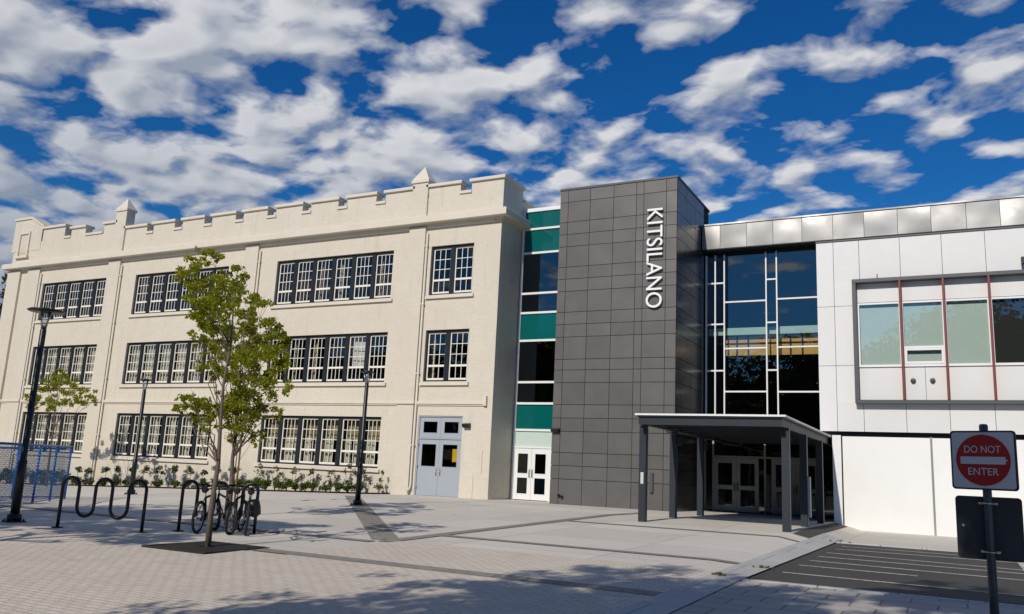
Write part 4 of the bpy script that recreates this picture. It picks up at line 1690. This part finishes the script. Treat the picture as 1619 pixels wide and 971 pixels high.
ba = math.atan2(17.55 - 18.53 + 1.96, 1.29)
bike1 = bicycle(rack_pt(.45, .10), ba + R_(80), 'black bicycle at the open end of the rack, seen from behind', .86)
bike2 = copy_tree(bike1)
bike2.location = rack_pt(.78, .05)
bike2.rotation_euler = (R_(-3), 0, ba + R_(118))
tag(bike2, 'black bicycle angled in the middle of the rack behind the slender trunk')
bike3 = copy_tree(bike1)
bike3.location = rack_pt(1.22, .0)
bike3.rotation_euler = (R_(2), 0, ba + R_(97))
tag(bike3, 'black bicycle carrying a bag, seen end-on at the far end of the rack')
bike4 = copy_tree(bike1)
bike4.location = rack_pt(.98, .12)
bike4.rotation_euler = (R_(4), 0, ba + R_(84))
tag(bike4, 'black bicycle wedged upright between the angled one and the bagged one')
m = MB()
p3 = rack_pt(1.36, -.12)
m.lathe([(.05, -.16), (.11, -.12), (.12, .0), (.11, .12), (.06, .15)], n=14, mat=Matrix.Translation(p3 + Vector((0, 0, .47))) @ Matrix.Rotation(.3, 4, 'X'))
bag = m.build('bag', 'black', None, origin=p3 + Vector((0, 0, .47)))
tag(bag, 'small black bag hanging from the end-on bicycle', 'bag')

# ------------------------------------------------------------------ tree grate, with the trunk passing through its middle
gx0, gy0 = -10.48, -20.0
gt = thing('tree_grate', (gx0, gy0, g(gx0, gy0)), 'dark square iron tree grate round the slender trunk', 'tree grate')
m = MB()
S = .62
for i in range(24):
    y = gy0 - S + .03 + i * (2 * S - .06) / 23
    for (a, b) in ((gx0 - S, gx0 - .1), (gx0 + .1, gx0 + S)) if abs(y - gy0) < .1 else ((gx0 - S, gx0 + S),):
        m.box(a, b, y - .018, y + .018, g(gx0, y) - .02, g(gx0, y) + .022)
m.build('slat', 'iron', gt)
m = MB()
for (a, b, c, d) in ((gx0 - S - .05, gx0 + S + .05, gy0 - S - .05, gy0 - S), (gx0 - S - .05, gx0 + S + .05, gy0 + S, gy0 + S + .05), (gx0 - S - .05, gx0 - S, gy0 - S, gy0 + S), (gx0 + S, gx0 + S + .05, gy0 - S, gy0 + S)):
    m.box(a, b, c, d, g(gx0, gy0) - .06, g(gx0, gy0) + .024)
m.build('frame', 'iron', gt)
m = MB()
m.quad((gx0 - S, gy0 - S, g(gx0, gy0 - S) + .0095), (gx0 + S, gy0 - S, g(gx0, gy0 - S) + .0095), (gx0 + S, gy0 + S, g(gx0, gy0 + S) + .0095), (gx0 - S, gy0 + S, g(gx0, gy0 + S) + .0095))
m.build('pit_soil', 'iron', gt)


# ------------------------------------------------------------------ blue chain-link fence
def fence_panel(pa, pb, H, posts, label, cell=.085):
    pa, pb = Vector(pa), Vector(pb)
    mid = (pa + pb) / 2
    t = thing('chain_fence', mid, label, 'fence', 'blue mesh fence panels')
    d = pb - pa
    Ln = math.hypot(d.x, d.y)
    u = Vector((d.x, d.y, 0)) / Ln

    def P(s, h, o=0):
        q = pa.lerp(pb, s / Ln)
        return Vector((q.x - u.y * o, q.y + u.x * o, q.z + h))
    for s in posts:
        m = MB()
        m.tube([P(s, -.02), P(s, H + .02)], .030, 10)
        m.build('post', 'blue', t)
    m = MB()
    m.tube([P(0, H), P(Ln, H)], .026, 8)
    m.build('top_rail', 'blue', t)
    m = MB()
    m.tube([P(0, .06, .02), P(Ln, .06, .02)], .016, 8)
    m.build('bottom_rail', 'blue', t)
    m = MB()
    h0, h1 = .08, H - .02
    k = int((Ln + h1) / cell) + 1
    for sgn in (1, -1):
        for i in range(k):
            c = i * cell - (h1 - h0 if sgn == 1 else 0)
            pts = []
            for h in (h0, h1):
                pts.append((c + (h - h0), h) if sgn == 1 else (c - (h - h0), h))
            (sa, ha), (sb, hb) = pts
            # clip to 0..Ln
            lo_, hi_ = (sa, ha), (sb, hb)

            def clip(p, q):
                (s1, q1), (s2, q2) = p, q
                if s1 < 0:
                    q1 += (0 - s1) * (q2 - q1) / (s2 - s1) if s2 != s1 else 0
                    s1 = 0
                elif s1 > Ln:
                    q1 += (Ln - s1) * (q2 - q1) / (s2 - s1) if s2 != s1 else 0
                    s1 = Ln
                return s1, q1
            if (sa < 0 and sb < 0) or (sa > Ln and sb > Ln):
                continue
            a2 = clip(lo_, hi_)
            b2_ = clip(hi_, lo_)
            m.tube([P(a2[0], a2[1], .004 * sgn), P(b2_[0], b2_[1], .004 * sgn)], .0046, 3, cap=False, smooth=False)
    m.build('mesh', 'mesh_wire', t)
    return t


fa = Vector((-22.57, -13.94, g(-22.57, -13.94)))
fb = Vector((-18.0, -19.1, g(-18.0, -19.1)))
LnF = math.hypot(fb.x - fa.x, fb.y - fa.y)
fence_panel(fa, fb, 1.46, [0.02, 1.55, 3.1, 4.65, LnF - .02], 'blue chain-link fence panel running along the plaza edge by the tall lamp')
fc = Vector((-25.8, -17.3, g(-25.8, -17.3)))
fence_panel(fa + Vector((-.05, -.12, 0)), fc, 1.40, [1.2, 2.4, 3.6], 'blue chain-link fence panel turning away behind the tall lamp')
fd = fb + (fc - fa)
fence_panel(fc, fd, 1.40, [0.02, 1.55, 3.1, 4.65], 'blue chain-link fence panel at the rear of the fenced corner')

# ------------------------------------------------------------------ traffic sign
SXc, SYc = .215, -20.3
sz = g(SXc, SYc)
sg = thing('traffic_sign', (SXc, SYc, sz), 'red and white no-entry sign on a grey pole beside the parking lot', 'sign')
m = MB()
m.lathe([(.040, sz - .02), (.040, 1.735), (.030, 1.75)], (SXc, SYc, 0), 18)
m.build('pole', 'galv', sg)
rotm = Matrix.Translation((SXc, SYc, 0)) @ Matrix.Rotation(R_(-20), 4, 'Z') @ Matrix.Rotation(R_(0), 4, 'Y')


def rrect(w, h, r, k=5):
    out = []
    for (cx, cy, a0) in ((w / 2 - r, h / 2 - r, 0), (-w / 2 + r, h / 2 - r, 90), (-w / 2 + r, -h / 2 + r, 180), (w / 2 - r, -h / 2 + r, 270)):
        for i in range(k + 1):
            a = R_(a0 + 90 * i / k)
            out.append((cx + r * math.cos(a), cy + r * math.sin(a)))
    return out


def plate(mb, poly, y0, y1, zc, mat4):
    n = len(poly)
    vs = [mat4 @ Vector((x, y0, zc + z)) for x, z in poly] + [mat4 @ Vector((x, y1, zc + z)) for x, z in poly]
    mb.add(vs, [tuple(range(n)), tuple(range(2 * n - 1, n - 1, -1))] + [(i, i + n, (i + 1) % n + n, (i + 1) % n) for i in range(n)])


SZ = 1.395
PWd, PHt = .60, .575
m = MB()
plate(m, rrect(PWd, PHt, .035), -.060, -.042, SZ, rotm)
board = m.build('sign_board', 'sign_back', sg)
m = MB()
plate(m, rrect(PWd - .035, PHt - .035, .025), -.064, -.061, SZ, rotm)
m.build('sign_face', 'sign_white', board)
m = MB()
plate(m, [(.247 * math.cos(a), .247 * math.sin(a)) for a in np.linspace(0, 2 * PI, 56, endpoint=False)], -.068, -.065, SZ, rotm)
m.build('red_disc', 'sign_red', board)
m = MB()
plate(m, [(-.205, -.036), (.205, -.036), (.205, .036), (-.205, .036)], -.072, -.069, SZ - .003, rotm)
m.build('white_bar', 'sign_white', board)


def sgn_place(zc, w, h):
    return lambda a, b, c: tuple(rotm @ Vector((a - w / 2, -.069 - c * 1.0, zc - h / 2 + b)))


text_mesh('DO NOT', 'lettering', 'sign_white', board, sgn_place(SZ + .105, .33, .070), .33, .070, .003)
text_mesh('ENTER', 'lettering', 'sign_white', board, sgn_place(SZ - .110, .275, .068), .275, .068, .003)
m = MB()
for (dx, dz) in ((0, .255), (0, -.255), (-.26, 0), (.215, 0)):
    m.lathe([(.009, 0), (.008, .004), (.002, .006)], n=10, mat=rotm @ Matrix.Translation((dx, -.068, SZ + dz)) @ Matrix.Rotation(PI / 2, 4, 'X'))
m.build('bolt', 'bright_metal', board)
# second board seen from behind
rot2 = Matrix.Translation((SXc, SYc, 0)) @ Matrix.Rotation(R_(-4), 4, 'Z')
m = MB()
plate(m, rrect(.575, .60, .035), .046, .060, .745, rot2)
b2o = m.build('rear_board', 'sign_back', sg)
m = MB()
plate(m, rrect(.022, .022, .006), .036, .0455, .76, rot2 @ Matrix.Translation((-.225, 0, 0)))
m.build('sticker', 'sign_white', b2o)
for zc in (.98, .52):
    m = MB()
    pts = [(SXc + .046 * math.cos(a), SYc + .046 * math.sin(a), zc) for a in np.linspace(0, 2 * PI, 20, endpoint=False)]
    m.tube(pts, .007, 6, closed=True)
    m.box(-.085, .085, .036, .047, zc - .010, zc + .010, rot2)
    for s in (-1, 1):
        m.tube([rot2 @ Vector((.068 * s, .036, zc)), rot2 @ Vector((.068 * s, .020, zc))], .012, 6)
    m.build('clamp', 'bright_metal', sg)

# weeds at the kerb
npr = np.random.default_rng(77)
for (x, y, r, lab) in ((-2.75, -7.15, .14, 'dry weed tuft at the corner of the parking lot kerb'), (-3.2, -17.3, .07, 'small yellow weed tuft in the joint at the edge of the pavers'), (-2.85, -15.6, .08, 'low weed tuft along the side edge of the parking lot')):
    cs = [(x + npr.normal() * r * .7, y + npr.normal() * r * .5, g(x, y) + .03) for i in range(8)]
    o = leaves_obj('weed', leaf_cloud(cs, [.04] * 8, 60, .04, npr, .5), 'weed', None, (x, y, g(x, y)))
    tag(o, lab, 'weed')

# ------------------------------------------------------------------ camera
cam = bpy.data.cameras.new('camera')
cam.sensor_fit = 'HORIZONTAL'
cam.sensor_width = 36
cam.lens = CAM['f'] / 1619 * 36
cam.clip_start, cam.clip_end = .05, 3000
co = bpy.data.objects.new('camera', cam)
COL.objects.link(co)
mw = Matrix((_R, _U, -_F)).transposed().to_4x4()
mw.translation = CPOS
co.matrix_world = mw
scn.camera = co

# ------------------------------------------------------------------ light and sky
sun = bpy.data.lights.new('sun', 'SUN')
sun.energy = 3.6
sun.angle = R_(.53)
sun.color = (1.0, .92, .80)
so = bpy.data.objects.new('sun', sun)
so.rotation_euler = (-SUN_L).to_track_quat('-Z', 'Y').to_euler()
COL.objects.link(so)

w = bpy.data.worlds.new('World')
scn.world = w
w.use_nodes = True
nt = w.node_tree
nt.nodes.clear()
out = nt.nodes.new('ShaderNodeOutputWorld')
bg = nt.nodes.new('ShaderNodeBackground')
sky = nt.nodes.new('ShaderNodeTexSky')
sky.sky_type = 'NISHITA'
sky.sun_disc = False
sky.sun_elevation = SUN_EL
sky.sun_rotation = PI + SUN_AZ
sky.air_density, sky.dust_density, sky.ozone_density = 1.0, .3, 3.0
tc = nt.nodes.new('ShaderNodeTexCoord')
sep = nt.nodes.new('ShaderNodeSeparateXYZ')
L(nt, tc.outputs['Generated'], sep.inputs[0])
zc = math_(nt, 'ADD', math_(nt, 'MAXIMUM', sep.outputs[2], 0.0), .16)
px = math_(nt, 'DIVIDE', sep.outputs[0], zc)
py = math_(nt, 'DIVIDE', sep.outputs[1], zc)


def cloud_density(ox, oy, det=9.0):
    cb = nt.nodes.new('ShaderNodeCombineXYZ')
    L(nt, math_(nt, 'ADD', px, ox), cb.inputs[0])
    L(nt, math_(nt, 'ADD', py, oy), cb.inputs[1])
    cb.inputs[2].default_value = 3.7
    # domain warp
    wn = N(nt, 'ShaderNodeTexNoise', Scale=3.6, Detail=4.0)
    L(nt, cb.outputs[0], wn.inputs['Vector'])
    vm = N(nt, 'ShaderNodeVectorMath', operation='MULTIPLY_ADD')
    L(nt, wn.outputs['Color'], vm.inputs[0])
    vm.inputs[1].default_value = (.13, .13, 0)
    L(nt, cb.outputs[0], vm.inputs[2])
    mp = N(nt, 'ShaderNodeMapping')
    mp.inputs['Rotation'].default_value = (0, 0, R_(25))
    mp.inputs['Scale'].default_value = (1.0, 1.15, 1)
    L(nt, vm.outputs[0], mp.inputs[0])
    nn = N(nt, 'ShaderNodeTexNoise', Scale=6.4, Detail=det, Roughness=.50, Lacunarity=2.1)
    L(nt, mp.outputs[0], nn.inputs['Vector'])
    n2 = N(nt, 'ShaderNodeTexNoise', Scale=1.5, Detail=2.0)
    L(nt, cb.outputs[0], n2.inputs['Vector'])
    vo = N(nt, 'ShaderNodeTexVoronoi', Scale=6.6, feature='SMOOTH_F1')
    vo.inputs['Smoothness'].default_value = .55
    vo.inputs['Randomness'].default_value = .9
    L(nt, mp.outputs[0], vo.inputs['Vector'])
    puff = math_(nt, 'MULTIPLY', math_(nt, 'SUBTRACT', .42, vo.outputs['Distance']), .30)
    nz_ = math_(nt, 'ADD', math_(nt, 'MULTIPLY', math_(nt, 'SUBTRACT', nn.outputs['Fac'], .5), .85), .5)
    base = math_(nt, 'ADD', nz_, puff)
    return math_(nt, 'ADD', base, math_(nt, 'MULTIPLY', math_(nt, 'SUBTRACT', n2.outputs['Fac'], .5), .24))


# heavier cover towards the west (left of the school), thinner to the east
bias = math_(nt, 'MULTIPLY', math_(nt, 'ADD', math_(nt, 'MULTIPLY', sep.outputs[0], -1.0), -.42), .20)
bias = math_(nt, 'MINIMUM', math_(nt, 'MAXIMUM', bias, -.06), .065)
# the sunward half of the sky and the zenith are nearly clear
bias = math_(nt, 'SUBTRACT', bias, ramp(nt, sep.outputs[1], .25, -.45, 0, .10))
bias = math_(nt, 'SUBTRACT', bias, ramp(nt, sep.outputs[2], .62, .85, 0, .09))
d0 = math_(nt, 'ADD', cloud_density(0, 0), bias)
ds = cloud_density(0, 0, 2.5)
d1 = cloud_density(.012, -.06, 2.5)
alpha = ramp(nt, d0, .42, .565)
alpha = math_(nt, 'POWER', alpha, .95)
lit = ramp(nt, math_(nt, 'ADD', math_(nt, 'SUBTRACT', ds, d1), math_(nt, 'MULTIPLY', math_(nt, 'SUBTRACT', ds, d0), -.35)), -.10, .12, 0, 1)
thick = ramp(nt, d0, .52, .80, 1.0, .72)
br = math_(nt, 'MULTIPLY', math_(nt, 'ADD', math_(nt, 'MULTIPLY', lit, .75), .25), thick)
# the low western sheet of cloud is thicker and greyer
west = math_(nt, 'MULTIPLY', ramp(nt, sep.outputs[0], -.45, -.85, 0, 1), ramp(nt, sep.outputs[2], .50, .22, 0, 1))
br = math_(nt, 'MULTIPLY', br, math_(nt, 'SUBTRACT', 1.0, math_(nt, 'MULTIPLY', west, .55)))
ccol = mixc(nt, br, (3.9, 5.0, 7.0), (14.2, 14.3, 14.8))
hs = nt.nodes.new('ShaderNodeHueSaturation')
hs.inputs['Saturation'].default_value = 1.35
L(nt, sky.outputs[0], hs.inputs['Color'])
skyc = mixc(nt, 1.0, hs.outputs[0], (.50, 1.14, 1.55), 'MULTIPLY')
fin = mixc(nt, alpha, skyc, ccol)
L(nt, fin, bg.inputs[0])
bg.inputs[1].default_value = .05
L(nt, bg.outputs[0], out.inputs[0])

# ------------------------------------------------------------------ render settings
scn.view_settings.view_transform = 'Standard'
scn.view_settings.look = 'None'
scn.view_settings.exposure = 0.0
scn.view_settings.gamma = 1
scn.view_settings.use_curve_mapping = False
scn.render.engine = 'CYCLES'
scn.cycles.max_bounces = 8
scn.cycles.transparent_max_bounces = 12
scn.cycles.use_denoising = True
scn.cycles.caustics_reflective = False
scn.cycles.caustics_refractive = False
